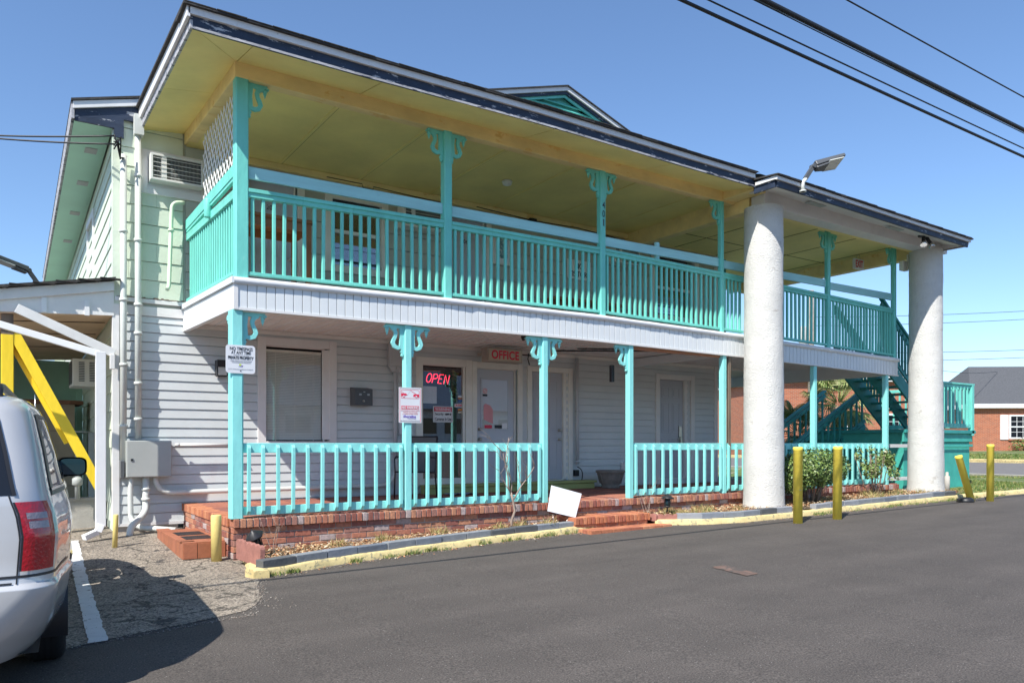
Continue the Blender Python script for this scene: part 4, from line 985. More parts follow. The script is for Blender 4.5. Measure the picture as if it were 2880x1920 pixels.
m = MB(); frame_bars(m, 1.68, 2.62, 4.90, 5.52, .11, YW-.06, YW-.004); m.build('window_surround', white_trim, B, .004)
m = MB(); m.box(1.79, 2.51, YW-.03, YW-.022, 5.01, 5.41); m.build('window_infill', white_trim, B)
ac_box('window_air_conditioner', 5.66, 6.38, 11.68, 11.96, 5.0, 5.36, 'dusty air conditioner on the balcony wall left of door 206')
ac_box('window_air_conditioner', 10.30, 10.98, 11.68, 11.96, 5.0, 5.36, 'air conditioner on the balcony wall near the far window')
A = thing('window_air_conditioner', (1.3, 14.6, 2.25), 'white air conditioner jutting from the side wall under the carport', 'air conditioner', 'window air conditioners')
xs_ = side_x(14.6); m = MB(); m.box(xs_-.40, xs_-.01, 14.15, 14.85, 2.28, 2.72); m.build('case', plastic_w, A, .01)
m = MB(); m.box(xs_-.405, xs_-.400, 14.19, 14.81, 2.32, 2.68); m.build('coil', grill_dk, A)
m = MB()
for c in (xs_-.27, xs_-.12):
    for k in range(12): m.box(c-.04, c+.04, 14.142, 14.151, 2.36+k*.027, 2.372+k*.027)
m.build('vent_slot', grill_dk, A)

# ---- pipes, meter box and fittings on the white wall
def pipe(name, pts, r, material, label, cat='pipe', clips=(), group=None):
    m = MB(); m.tube(pts, r, 14)
    for c in clips: m.tube([(c[0], c[1], c[2]-.02), (c[0], c[1], c[2]+.02)], r+.012, 14)
    return tag(m.build(name, material), label, cat, group)
def arc(p, q, c, n=6):   # quadratic bend
    return [tuple(Vector(p).lerp(Vector(c), t/n).lerp(Vector(c).lerp(Vector(q), t/n), t/n)) for t in range(n+1)]
pipe('service_conduit', [(1.47, 11.88, .95), (1.47, 11.88, 5.36)], .042, pvc, 'white electrical conduit with cables entering its top, at the building corner', 'conduit', [(1.47, 11.88, z) for z in (1.6, 2.45, 3.35, 4.3)])
D = MB(); D.tube([(1.655, 11.88, 1.42), (1.655, 11.88, 5.70)], .042, 14)
for z in (1.7, 2.2, 2.9, 3.3, 4.2, 5.1): D.tube([(1.655, 11.88, z-.02), (1.655, 11.88, z+.02)], .055, 14)
D.box(1.60, 1.72, 11.80, 11.93, 5.66, 5.94); tag(D.build('downspout', pvc), 'pale downspout with square leader head beside the service conduit', 'downspout')
pipe('vent_pipe', arc((2.26, 11.86, 4.82), (2.09, 11.86, 4.72), (2.10, 11.86, 4.83))+[(2.05, 11.86, 3.6), (2.02, 11.80, 3.54)], .028, pvc_g, 'thin cream pipe bent over on the green wall above the meter box', 'pipe', [(2.08, 11.86, 4.4)])
MBX = thing('meter_box', (1.78, 11.9, .9), 'large grey electrical cabinet on the white siding', 'electrical box')
m = MB(); m.box(1.49, 2.07, 11.76, 11.97, .89, 1.40); m.build('cabinet', midgrey, MBX, .008)
m = MB(); m.box(1.50, 2.062, 11.752, 11.76, .90, 1.392); m.build('door', midgrey, MBX, .004)
m = MB(); m.box(1.545, 1.575, 11.742, 11.752, 1.12, 1.15); m.build('latch', black, MBX)
m = MB(); m.box(1.425, 1.475, 11.80, 11.96, .88, 1.12); tag(m.build('junction_box', dkgrey, None, .005), 'small dark junction box left of the grey cabinet', 'junction box')
pipe('drain_pipe', arc((1.56, 11.86, .90), (1.56, 11.86, .38), (1.55, 11.86, .6))+arc((1.56, 11.86, .36), (1.80, 11.6, .19), (1.58, 11.80, .17))+[(2.05, 11.3, .18)], .036, pvc, 'left pale pipe curving from under the grey cabinet to the tiled step', 'pipe')
pipe('drain_pipe', [(1.75, 11.86, .90), (1.75, 11.86, .55)]+arc((1.75, 11.86, .52), (1.60, 11.62, .30), (1.76, 11.82, .38))+arc((1.58, 11.6, .28), (1.50, 11.5, .10), (1.50, 11.52, .24)), .045, pvc, 'thick pale pipe below the cabinet bending into the ground', 'pipe', [(1.75, 11.86, .72), (1.75, 11.86, .58)])
pipe('wall_conduit', arc((1.87, 11.87, .90), (2.1, 11.87, .66), (1.88, 11.87, .67))+[(5.2, 11.87, .66)]+arc((5.3, 11.87, .66), (5.60, 11.87, .95), (5.58, 11.87, .66))+[(5.60, 11.87, 1.1)], .036, pvc, 'long horizontal pale conduit low on the white siding', 'conduit')
pipe('wall_conduit', [(5.60, 11.90, 1.1), (5.60, 11.90, 2.75)], .036, grey_pipe, 'vertical grey conduit left of the office window', 'conduit')
m = MB(); m.box(5.48, 5.72, 11.86, 11.96, 2.66, 3.04); m.prism([(5.48, 2.66), (5.72, 2.66), (5.66, 2.56), (5.54, 2.56)], 'y', 11.87, 11.95); tag(m.build('conduit_box', grey_pipe, None, .01), 'grey box at the top of the conduit beside the office window', 'junction box')
pipe('wall_conduit', [(9.52, 11.90, .95), (9.50, 11.90, 3.04)], .034, grey_pipe, 'vertical grey conduit right of the plain grey door', 'conduit', [(9.51, 11.9, 2.0), (9.515, 11.9, 1.0)])
m = MB(); m.tube(arc((9.50, 11.88, .90), (9.55, 11.85, .55), (9.68, 11.84, .85), 8), .010, 8); m.box(9.46, 9.56, 11.90, 11.96, .72, .84); tag(m.build('black_loop', hose), 'black cord hanging from the conduit right of the plain door', 'loose cable')
pipe('handrail_pipe', [(2.16, 11.84, 1.34), (2.95, 11.84, 1.34)], .022, plastic_w, 'short white pipe stub sticking sideways from the siding', 'pipe', [(2.16, 11.84, 1.34)])
m = MB(); m.box(10.72, 10.85, 11.93, 11.975, .80, .97); tag(m.build('vent_cover', plastic_w, None, .006), 'small white vent cover low on the wall behind porch post', 'vent')
m = MB(); m.tube([(7.9, 11.9, 3.02), (8.45, 11.9, 3.02)], .012, 8); m.tube([(8.36, 11.92, 3.06), (8.34, 11.92, 2.95), (8.38, 11.92, 2.84)], .010, 8); m.beam((8.6, 11.5, 3.08), (10.3, 10.4, 3.08), .05, .02); m.beam((8.8, 11.0, 3.085), (10.6, 10.1, 3.085), .02, .02); tag(m.build('ceiling_cable', hose), 'black cable run across the porch ceiling right of the office sign', 'cable')
m = MB(); m.lathe([(.035, 0), (.045, -.03), (.03, -.07), (.012, -.09)], (7.05, 10.2, 3.10), 14); tag(m.build('security_camera', black), 'small black dome camera under the porch ceiling', 'camera')
m = MB(); m.box(8.62, 8.70, 9.5, 9.72, 2.42, 2.50) if False else m.box(8.22, 8.28, 9.4, 9.46, 2.35, 2.62); tag(m.build('speaker_bar', black, None, .006), 'slim black device hanging beside the third porch post bracket', 'device')
# wall light
WL = thing('wall_light', (2.77, 11.95, 2.36), 'square wall light with dark hood and frosted lens left of the window', 'wall light')
m = MB(); m.box(2.70, 2.86, 11.80, 11.96, 2.49, 2.59); m.box(2.70, 2.715, 11.82, 11.96, 2.36, 2.49); m.box(2.845, 2.86, 11.82, 11.96, 2.36, 2.49); m.box(2.715, 2.845, 11.83, 11.96, 2.35, 2.365); m.build('hood', black, WL, .004)
m = MB(); m.box(2.717, 2.843, 11.825, 11.95, 2.367, 2.488); m.build('lens', lens_g, WL, .006)
# mail drop box
MX = thing('drop_box', (5.08, 11.9, 2.0), 'dark grey metal key drop box on the wall between window and office', 'drop box')
m = MB(); m.box(4.82, 5.13, 11.76, 11.97, 1.98, 2.25); m.prism([(11.76, 2.25), (11.97, 2.25), (11.97, 2.28)], 'x', 4.82, 5.13); m.build('case', dkgrey, MX, .006)
m = MB()
for x in (4.91, 5.05): m.box(x-.02, x+.02, 11.745, 11.76, 2.14, 2.17)
m.box(4.965, 4.995, 11.752, 11.76, 2.19, 2.205); m.lathe([(.02, 0), (.02, -.012), (.008, -.02)], (4.97, 11.76, 2.05), 12, 'y'); m.build('latch', metal, MX)
# notice boards beside the office window
NB = thing('notice_board', (5.84, 11.95, 2.0), 'upper white notice board with black header left of the office window', 'notice board')
m = MB(); m.box(5.68, 5.96, 11.945, 11.97, 1.94, 2.30); m.build('panel', sign_w, NB, .003)
m = MB(); m.box(5.69, 5.95, 11.940, 11.945, 2.21, 2.27); m.build('header', sign_k, NB)
text('RATES', 'lettering', sign_pk, NB, 5.71, 5.92, 2.12, 2.18, 11.943)
NB = thing('notice_board', (5.80, 11.95, 1.65), 'lower blank white notice case left of the office window', 'notice board')
m = MB(); m.box(5.67, 5.95, 11.93, 11.97, 1.50, 1.88); m.build('case', grey_pipe, NB, .004); m = MB(); m.box(5.69, 5.93, 11.925, 11.93, 1.52, 1.86); m.build('panel', sign_w, NB)

# ---- signs
OS = thing('office_sign', (7.83, 11.9, 2.87), 'aged box sign with red OFFICE lettering over the glazed door', 'sign')
m = MB(); m.box(7.13, 7.87, 11.42, 11.62, 2.80, 3.04); m.box(7.25, 7.30, 11.62, 11.96, 2.95, 2.99); m.box(7.70, 7.75, 11.62, 11.96, 2.95, 2.99); m.build('case', ofc_case, OS, .006)
m = MB(); m.box(7.155, 7.845, 11.412, 11.42, 2.822, 3.020); m.build('face', ofc_face, OS)
text('OFFICE', 'lettering', sign_r, OS, 7.21, 7.79, 2.845, 3.000, 11.410, bold=.03, space=1.05)
NEO = thing('neon_sign', (6.5, 12, 2.4), 'red script neon OPEN sign glowing inside the office window', 'neon sign')
def stroke(mb, pts, ox, oz, s, sh=.28, y=YW+.025): mb.tube([(ox+(px+pz*sh)*s, y, oz+pz*s) for px, pz in pts], .0062, 8)
hN = .155; x_ = 6.235; m = MB()
ov = [(.30+.30*math.cos(t), .5+.5*math.sin(t)) for t in [2*math.pi*k/18 for k in range(19)]]
stroke(m, ov, x_, 2.43, hN); x_ += .125
stroke(m, [(0, 0), (0, 1), (.35, 1), (.52, .86), (.52, .62), (.35, .48), (0, .46)], x_, 2.425, hN); x_ += .115
stroke(m, [(.48, 1), (0, 1), (0, 0), (.48, 0)], x_, 2.42, hN); stroke(m, [(0, .52), (.38, .52)], x_, 2.42, hN); x_ += .115
stroke(m, [(0, 0), (0, 1), (.52, 0), (.52, 1)], x_, 2.415, hN); m.build('tube', neon, NEO)
m = MB(); m.tube([(6.22, YW+.07, 2.63), (6.55, YW+.07, 2.64)], .004, 6); m.build('hanger', sign_w, NEO)
WS = thing('warning_sign', (6.55, 11.99, 1.74), 'white WARNING security camera sign in the office window', 'sign')
m = MB(); m.box(6.37, 6.76, YW-.004, YW+.001, 1.735, 2.015); m.build('panel', sign_w, WS)
m = MB(); m.box(6.39, 6.74, YW-.0065, YW-.0042, 1.925, 2.000); m.build('band', sign_r, WS)
m = MB(); frame_bars(m, 6.385, 6.745, 1.75, 2.003, .004, YW-.006, YW-.0042); m.build('border', sign_k, WS)
text('WARNING', 'lettering', sign_w, WS, 6.405, 6.725, 1.936, 1.990, YW-.0075, bold=.02)
text('Security', 'lettering', sign_k, WS, 6.405, 6.575, 1.845, 1.905, YW-.0052, bold=.02)
text('Cameras In Use', 'lettering', sign_k, WS, 6.405, 6.73, 1.765, 1.82, YW-.0052, bold=.02)
m = MB(); m.lathe([(.012, 0), (.012, .0015)], (6.61, YW-.0055, 1.875), 14, 'y'); m.prism([(6.62, 1.858), (6.69, 1.866), (6.69, 1.894), (6.62, 1.892)], 'y', YW-.0055, YW-.0043); m.box(6.70, 6.725, YW-.0055, YW-.0043, 1.86, 1.895); m.build('camera_symbol', sign_k, WS)
AT = thing('atm_sticker', (6.88, 11.99, 1.7), 'narrow strip of card stickers with ATM on the office window edge', 'sticker')
m = MB(); m.box(6.80, 6.955, YW-.003, YW+.001, 2.01, 2.07); m.build('panel', sign_w, AT); text('ATM', 'lettering', sign_r, AT, 6.815, 6.945, 2.018, 2.062, YW-.0045, bold=.03)
for z, mt in ((2.20, sign_w), (2.165, wood_or), (2.125, mat('blue_sticker', (.03, .12, .35), .4)), (1.965, mat('orange_sticker', (.7, .25, .03), .4)), (1.92, ofc_face)):
    m = MB(); m.box(6.87, 6.955, YW-.002, YW+.001, z-.018, z+.016); m.build('sticker', mt, AT)
# trespass sign
TS = thing('trespass_sign', (2.33, 9.09, 2.15), 'white rounded NO TRESPASS sign on the corner porch post', 'sign')
def rrect(x0, x1, z0, z1, r, n=6):
    P = []
    for cx, cz, a0 in ((x1-r, z0+r, -90), (x1-r, z1-r, 0), (x0+r, z1-r, 90), (x0+r, z0+r, 180)):
        for k in range(n+1): a = R(a0+90*k/n); P.append((cx+r*math.cos(a), cz+r*math.sin(a)))
    return P
def rotP(P, cx, cz, a): return [(cx+(x-cx)*math.cos(a)-(z-cz)*math.sin(a), cz+(x-cx)*math.sin(a)+(z-cz)*math.cos(a)) for x, z in P]
ys = YF-.012
m = MB(); m.prism(rrect(2.175, 2.505, 2.165, 2.49, .035), 'y', ys, ys+.003); m.build('panel', sign_w, TS, recalc=True)
text('NO TRESPASS', 'lettering', sign_k, TS, 2.22, 2.475, 2.428, 2.466, ys-.001, bold=.012); text('AT ANY TIME', 'lettering', sign_k, TS, 2.235, 2.455, 2.386, 2.420, ys-.001, bold=.012)
text('PRIVATE PROPERTY', 'lettering', sign_k, TS, 2.20, 2.485, 2.325, 2.362, ys-.001, bold=.03)
text('VIOLATORS WILL BE CITED', 'lettering', sign_g, TS, 2.255, 2.435, 2.371, 2.380, ys-.001); text('UNDER TRESPASS AND ENFORCEMENT', 'lettering', sign_g, TS, 2.225, 2.465, 2.302, 2.316, ys-.001); text('AUTHORIZATION PROGRAM', 'lettering', sign_g, TS, 2.24, 2.45, 2.284, 2.297, ys-.001)
m = MB(); m.lathe([(.014, 0), (.014, .001)], (2.335, ys-.002, 2.262), 16, 'y'); m.build('emblem', sign_ly, TS); m = MB(); m.prism([(2.315, 2.242), (2.36, 2.242), (2.366, 2.262), (2.352, 2.25), (2.322, 2.247)], 'y', ys-.0025, ys-.0005); m.build('emblem', sign_p, TS)
text('CITY OF NORTH MYRTLE BEACH DEPARTMENT', 'lettering', sign_g, TS, 2.20, 2.48, 2.208, 2.218, ys-.001) if False else text('CITY POLICE DEPARTMENT', 'lettering', sign_g, TS, 2.20, 2.48, 2.208, 2.218, ys-.001)
m = MB(); m.lathe([(.007, 0), (.007, -.004)], (2.34, ys, 2.195), 10, 'y'); m.lathe([(.007, 0), (.007, -.004)], (2.345, ys, 2.447), 10, 'y'); m.build('screw', sign_k, TS)
# tow away sign
TW = thing('no_parking_sign', (4.5, 9.09, 1.62), 'white and red tow-away NO PARKING sign on the second porch post', 'sign')
x0, x1, z0, z1 = 4.335, 4.66, 1.63, 2.09
m = MB(); m.box(x0, x1, ys, ys+.003, z0, z1); m.build('panel', sign_w, TW)
m = MB(); frame_bars(m, x0+.012, x1-.012, z0+.012, z1-.012, .005, ys-.001, ys)
P = rrect(x0+.03, x1-.03, z1-.145, z1-.03, .02); Q = rrect(x0+.035, x1-.035, z1-.14, z1-.035, .016); n_ = len(P)
m.add([(a, ys-.001, b) for a, b in P]+[(a, ys-.001, b) for a, b in Q], [(i, (i+1) % n_, n_+(i+1) % n_, n_+i) for i in range(n_)]); m.build('border', sign_r, TW)
m = MB(); zc = z1-.115
m.prism([(x0+.035, zc+.0), (x0+.035, zc+.035), (x0+.06, zc+.038), (x0+.10, zc+.036), (x0+.125, zc+.015), (x0+.095, zc+.008), (x0+.08, zc+.004)], 'y', ys-.0015, ys-.0003)
m.prism([(x1-.035, zc-.008), (x1-.12, zc-.004), (x1-.115, zc+.028), (x1-.07, zc+.030), (x1-.035, zc+.03)], 'y', ys-.0015, ys-.0003)
m.beam((x1-.075, ys-.001, zc+.03), (x1-.14, ys-.001, zc+.062), .001, .006, (0, 0, 1)); m.beam((x1-.14, ys-.001, zc+.062), (x1-.155, ys-.001, zc+.078), .001, .004, (0, 0, 1)); m.beam((x0+.065, ys-.001, zc+.036), (x0+.05, ys-.001, zc+.06), .001, .004, (1, 0, 0)); m.build('tow_truck_symbol', sign_r, TW)
m = MB(); m.beam((x0+.125, ys-.001, zc+.018), (x1-.155, ys-.001, zc+.078), .0008, .002, (0, 0, 1)); m.build('tow_line', sign_g, TW)
m = MB()
for wx in (x0+.07, x1-.075): m.lathe([(.017, 0), (.017, -.0008)], (wx, ys-.0016, zc+.0), 16, 'y')
m.build('wheel_symbol', sign_r, TW)
m = MB()
for wx in (x0+.07, x1-.075): m.lathe([(.011, 0), (.011, -.0008)], (wx, ys-.0026, zc+.0), 16, 'y')
m.build('wheel_symbol', sign_w, TW)
m = MB(); m.box(x0+.035, x1-.035, ys-.001, ys, z1-.285, z1-.240); m.build('band', sign_r, TW)
text('NO PARKING', 'lettering', sign_w, TW, x0+.042, x1-.042, z1-.279, z1-.246, ys-.002, bold=.03)
text('UNAUTHORIZED OR ILLEGALLY PARKED', 'lettering', sign_pk, TW, x0+.028, x1-.028, z1-.306, z1-.294, ys-.001, bold=.01); text('VEHICLES WILL BE TOWED', 'lettering', sign_pk, TW, x0+.06, x1-.06, z1-.328, z1-.316, ys-.001, bold=.01); text('AT VEHICLE OWNERS EXPENSE', 'lettering', sign_pk, TW, x0+.05, x1-.05, z1-.350, z1-.338, ys-.001, bold=.01)
text('Shoreline', 'lettering', sign_p, TW, x0+.06, x1-.08, z1-.392, z1-.360, ys-.001, bold=.03, shear=.2); text('TOWING', 'lettering', sign_p, TW, x0+.12, x1-.08, z1-.410, z1-.397, ys-.001)
text('24 HOUR TOWING SERVICE', 'lettering', sign_g, TW, x0+.025, x1-.025, z0+.026, z0+.034, ys-.001)
# house number on the third balcony post
HN = thing('house_number', (7.8, 9.11, 4.8), 'black digits 401 stacked on the third balcony post', 'house number')
for s, z in (('4', 4.99), ('0', 4.855), ('1', 4.72)):
    text(s, 'digit', sign_k, HN, 7.785 if s != '1' else 7.80, 7.835 if s != '1' else 7.822, z, z+.105, YF-.002, bold=.01)
NV = thing('no_visitors_sign', (9.6, 11.95, 4.6), 'grey NO VISITORS notice on the balcony wall behind the railing', 'sign')
m = MB(); m.box(9.30, 9.90, 11.95, 11.965, 4.60, 4.98); m.build('panel', sign_w if False else paper, NV)
text('NO', 'lettering', sign_k, NV, 9.50, 9.70, 4.81, 4.92, 11.947, bold=.02); text('VISITORS', 'lettering', sign_k, NV, 9.34, 9.86, 4.65, 4.76, 11.947, bold=.02)
PC = thing('picture_frame', (7.8, 11.95, 4.7), 'white framed sea picture on the balcony wall', 'picture')
m = MB(); frame_bars(m, 7.58, 8.02, 4.66, 5.26, .03, 11.94, 11.97); m.build('frame', cream, PC, .003); m = MB(); m.box(7.61, 7.99, 11.955, 11.96, 4.69, 5.23); m.build('mat_board', sign_w, PC)
m = MB(); m.box(7.70, 7.90, 11.95, 11.955, 4.78, 5.15); m.build('print', mat('sea_print', (.16, .32, .36), .6, .5, 14, c2=(.55, .62, .6), c2amt=.4, c2scale=20), PC)
EX = thing('exit_sign', (14.2, 11, 5.2), 'hanging EXIT sign under the yellow breezeway ceiling', 'exit sign')
def exs(px, py, Y): return px
m = MB(); m.box(15.93, 16.30, 10.05, 10.10, 5.27, 5.50); m.build('panel', sign_w, EX, .003); text('EXIT', 'lettering', sign_r, EX, 15.98, 16.25, 5.305, 5.465, 10.048, bold=.02)
m = MB(); m.tube([(16.02, 10.07, 5.50), (16.09, 10.07, 5.60)], .004, 6); m.tube([(16.2, 10.07, 5.50), (16.13, 10.07, 5.60)], .004, 6); m.build('hanger', metal, EX)

# ---- porch furniture
def chair(x, y, rz, label):
    C = thing('patio_chair', (x, y, Z0), label, 'patio chair')
    m = MB(); r_ = .013
    for s in (-.26, .26):
        m.tube([(x+s, y-.25, Z0), (x+s, y-.22, Z0+.42), (x+s, y-.24, Z0+.62), (x+s, y-.18, Z0+.66), (x+s, y+.18, Z0+.64)], r_, 8)
        m.tube([(x+s, y+.28, Z0), (x+s, y+.20, Z0+.42), (x+s, y+.30, Z0+.98)], r_, 8)
        m.tube([(x+s, y-.22, Z0+.42), (x+s, y+.20, Z0+.40)], r_, 8)
    m.tube([(x-.26, y+.30, Z0+.98), (x+.26, y+.30, Z0+.98)], r_, 8); m.tube([(x-.26, y-.22, Z0+.42), (x+.26, y-.22, Z0+.42)], r_, 8); m.build('frame', black, C)
    m = MB(); m.grid([[(x-.25+.5*k/4, y+.295-.09*i/5, Z0+.97-.55*i/5) for k in range(5)] for i in range(6)], True); m.build('back_sling', sling, C)
    m = MB(); m.grid([[(x-.25+.5*k/4, y-.22+.42*i/5, Z0+.42-.02*math.sin(math.pi*i/5)) for k in range(5)] for i in range(6)], True); m.build('seat_sling', sling, C)
    C.rotation_euler = (0, 0, rz); return C
chair(5.60, 11.15, R(-48), 'dark sling patio chair behind the second porch post')
m = MB()
m.lathe([(.17, 0), (.185, .03), (.16, .05), (.20, .10), (.245, .24), (.26, .29), (.285, .31), (.29, .345), (.265, .35), (.24, .33), (.22, .30)], (9.98, 11.45, Z0), 28)
for k in range(8): a = 2*math.pi*k/8; m.beam((9.98+.20*math.cos(a), 11.45+.20*math.sin(a), Z0+.09), (9.98+.255*math.cos(a), 11.45+.255*math.sin(a), Z0+.29), .025, .02)
tag(m.build('planter', pot_m), 'empty grey concrete planter on the porch right of the doors', 'planter')
m = MB(); m.grid([[(6.35+.5*k/10+.02*noise.noise((k, i, 1)), 11.25+.35*i/8, Z0+.012+.04*abs(noise.noise((k*.8, i*.8, 4)))) for k in range(11)] for i in range(9)], True); tag(m.build('floor_cloth', mat('pale_blue_cloth', (.36, .45, .62), .9, .2, 10)), 'crumpled pale blue cloth on the porch floor', 'cloth')
BT = thing('bar_table', (3.3, 11.1, 3.3), 'tall brown wooden table on the balcony behind the corner railing', 'table')
m = MB(); m.box(2.62, 3.80, 10.75, 11.55, 4.50, 4.54); m.build('tabletop', wood_or, BT, .005)
m = MB(); m.box(2.67, 3.75, 10.80, 10.825, 4.38, 4.50); m.box(2.67, 3.75, 11.475, 11.50, 4.38, 4.50); m.box(2.67, 2.695, 10.825, 11.475, 4.38, 4.50); m.box(3.725, 3.75, 10.825, 11.475, 4.38, 4.50); m.build('apron', wood_or, BT)
for X in (2.66, 3.70):
    for Y in (10.79, 11.46): q = MB(); q.box(X, X+.06, Y, Y+.06, 3.21, 4.5); q.build('leg', wood_or, BT)
BN = thing('picnic_bench', (9.3, 11, 3.3), 'low orange wooden bench on the balcony below the no visitors notice', 'bench')
m = MB(); m.box(8.0, 9.55, 10.6, 10.95, 3.85, 3.90); m.build('seat', wood_or, BN, .004)
for X in (8.15, 9.3): q = MB(); q.box(X, X+.09, 10.62, 10.93, 3.21, 3.85); q.build('leg', wood_or, BN)
m = MB(); m.box(8.24, 9.3, 10.75, 10.79, 3.45, 3.55); m.build('stretcher', wood_or, BN)
m = MB(); m.tube([(4.4, 11.9, 5.62), (5.0, 11.9, 5.62), (5.02, 11.9, 5.56), (5.20, 11.9, 5.56), (5.2, 11.9, 5.61), (6.6, 11.9, 5.56)], .007, 8); m.tube([(7.2, 11.9, 5.62), (8.5, 11.9, 5.57), (9.5, 11.9, 5.6), (10.5, 11.9, 5.55)], .009, 8); m.box(8.35, 8.5, 11.85, 11.95, 5.52, 5.60); tag(m.build('wall_cable', hose), 'black cable sagging along the balcony ceiling line', 'cable')

# ---- lamps
def floodlight(base, d, label, s=1.0, roll=0):
    F = thing('area_light', base, label, 'floodlight', 'arm mounted floodlights'); b = Vector(base); d = Vector(d).normalized(); up = Vector((0, 0, 1)); side = d.cross(up).normalized(); n = side.cross(d).normalized()
    m = MB(); m.tube([b, b+up*.14*s, b+up*.20*s+d*.05*s], .03*s, 12); m.lathe([(.05*s, 0), (.05*s, .02*s)], b, 12); m.build('base_pipe', pvc, F)
    a = b+up*.20*s+d*.04*s; e_ = a+d*.14*s+up*.20*s; m = MB(); m.beam(a, e_, .05*s, .06*s, n); m.tube([e_-side*.05*s, e_+side*.05*s], .035*s, 10); m.build('arm', dkgrey, F, .004)
    u = (d*.92+up*.24).normalized(); nn = side.cross(u).normalized(); ca, sa = math.cos(R(roll)), math.sin(R(roll)); side, nn = side*ca+nn*sa, nn*ca-side*sa; h = e_+u*.02*s
    def pt(x, y, z): return h+u*x*s+side*y*s+nn*z*s
    m = MB(); m.hexa([pt(0, -.07, -.03), pt(0, .07, -.03), pt(.48, .15, -.02), pt(.48, -.15, -.02), pt(0, -.07, .05), pt(0, .07, .05), pt(.48, .15, .03), pt(.48, -.15, .03)]); m.hexa([pt(.0, -.05, -.07), pt(0, .05, -.07), pt(.20, .09, -.06), pt(.20, -.09, -.06), pt(0, -.05, -.031), pt(0, .05, -.031), pt(.20, .09, -.031), pt(.20, -.09, -.031)]); m.build('head', dkgrey, F, .01, recalc=True)
    m = MB(); m.hexa([pt(.20, -.12, -.040), pt(.20, .12, -.040), pt(.45, .13, -.036), pt(.45, -.13, -.036), pt(.20, -.12, -.028), pt(.20, .12, -.028), pt(.45, .13, -.024), pt(.45, -.13, -.024)]); m.build('lens', lens_g, F, recalc=True)
    return F
floodlight((11.05, 7.89, 5.50), (.95, -.30, 0), 'grey LED floodlight on an arm at the eave above the nearer column', 1.1, 24)
floodlight((.55, 13.2, 3.50), (-.9, -.25, 0), 'grey LED floodlight on the carport roof at the far left', .9)
SP = thing('spot_light_pair', (15.6, 8.4, 5.5), 'twin black spotlights with clear bulbs under the eave near the farther column', 'spotlight')
m = MB(); m.lathe([(.11, 0), (.11, -.03)], (15.44, 8.24, 5.53), 20); m.build('base_plate', black, SP)
for s in (-1, 1):
    m = MB(); m.tube([(15.44+s*.05, 8.22, 5.49), (15.44+s*.13, 8.18, 5.37)], .035, 12); m.build('socket', black, SP); m = MB(); m.tube([(15.44+s*.13, 8.18, 5.37), (15.44+s*.16, 8.16, 5.29)], .035, 14, r1=.065); m.build('bulb', chrome, SP)
m = MB(); m.box(16.05, 16.25, 9.0, 9.1, 5.05, 5.25); m.box(16.20, 16.26, 8.98, 9.02, 5.08, 5.40); tag(m.build('ceiling_speaker', plastic_w, None, .01), 'small white box fixed beside the last balcony post', 'speaker')
# ------------------------------------------------------------------ outside staircase and landing
ST = thing('outside_staircase', (17.5, 10, .25), 'dark turquoise wooden staircase rising from the landing box to the balcony', 'staircase')
def zbot(x): return 2.85-.735*(x-16.4)
for y in (9.48, 10.0, 10.55):
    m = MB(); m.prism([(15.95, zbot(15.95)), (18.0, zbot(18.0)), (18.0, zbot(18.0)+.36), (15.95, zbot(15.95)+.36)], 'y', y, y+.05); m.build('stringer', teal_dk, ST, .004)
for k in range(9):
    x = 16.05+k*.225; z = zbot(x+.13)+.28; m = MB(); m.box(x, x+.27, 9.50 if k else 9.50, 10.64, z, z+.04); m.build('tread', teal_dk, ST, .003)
def stair_rail(y, x0, x1, zf, n, name='stair_railing', h0=.15, h1=1.0):
    r = MB(); r.beam((x0, y, zf(x0)+h1), (x1, y, zf(x1)+h1), .09, .045); r.beam((x0, y, zf(x0)+h1-.12), (x1, y, zf(x1)+h1-.12), .04, .09); r.beam((x0, y, zf(x0)+h0), (x1, y, zf(x1)+h0), .04, .09)
    for k in range(n): x = x0+(x1-x0)*(k+.5)/n; r.box(x-.02, x+.02, y-.02, y+.02, zf(x)+h0, zf(x)+h1-.1)
    return r.build(name, teal_dk, ST)
zs = lambda x: zbot(x)+.42
stair_rail(9.50, 16.05, 18.1, zs, 16, h0=.06); stair_rail(10.62, 16.05, 18.1, zs, 16, h0=.06)
# landing
m = MB(); m.box(16.9, 20.05, 9.42, 11.9, 1.60, 1.68); m.build('landing', teal_dk, ST, .006)
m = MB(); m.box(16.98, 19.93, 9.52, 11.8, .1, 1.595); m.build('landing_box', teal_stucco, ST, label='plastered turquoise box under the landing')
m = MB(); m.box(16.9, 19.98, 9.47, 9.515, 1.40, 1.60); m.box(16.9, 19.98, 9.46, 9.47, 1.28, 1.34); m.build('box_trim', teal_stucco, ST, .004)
m = MB(); m.box(16.2, 18.5, 9.40, 9.44, 1.27, 1.345); m.box(16.2, 18.5, 9.40, 9.44, .545, .62); m.build('white_bar', white_trim, ST, .003)
m = MB(); m.box(18.1, 19.95, 9.45, 9.49, 2.70, 2.78); m.box(18.05, 20.0, 9.42, 9.54, 2.78, 2.82); m.box(18.1, 19.95, 9.45, 9.49, 1.74, 1.84); m.box(19.87, 19.97, 9.42, 9.52, 1.55, 2.78)
x = 18.2
while x < 19.85: m.box(x, x+.04, 9.44, 9.48, 1.78, 2.74); x += .165
y = 9.6
while y < 11.8: m.box(19.90, 19.94, y, y+.04, 1.78, 2.74); y += .165
m.box(19.89, 19.95, 9.5, 11.8, 2.70, 2.78); m.box(19.89, 19.95, 9.5, 11.8, 1.74, 1.84); m.build('landing_railing', teal, ST, .003)
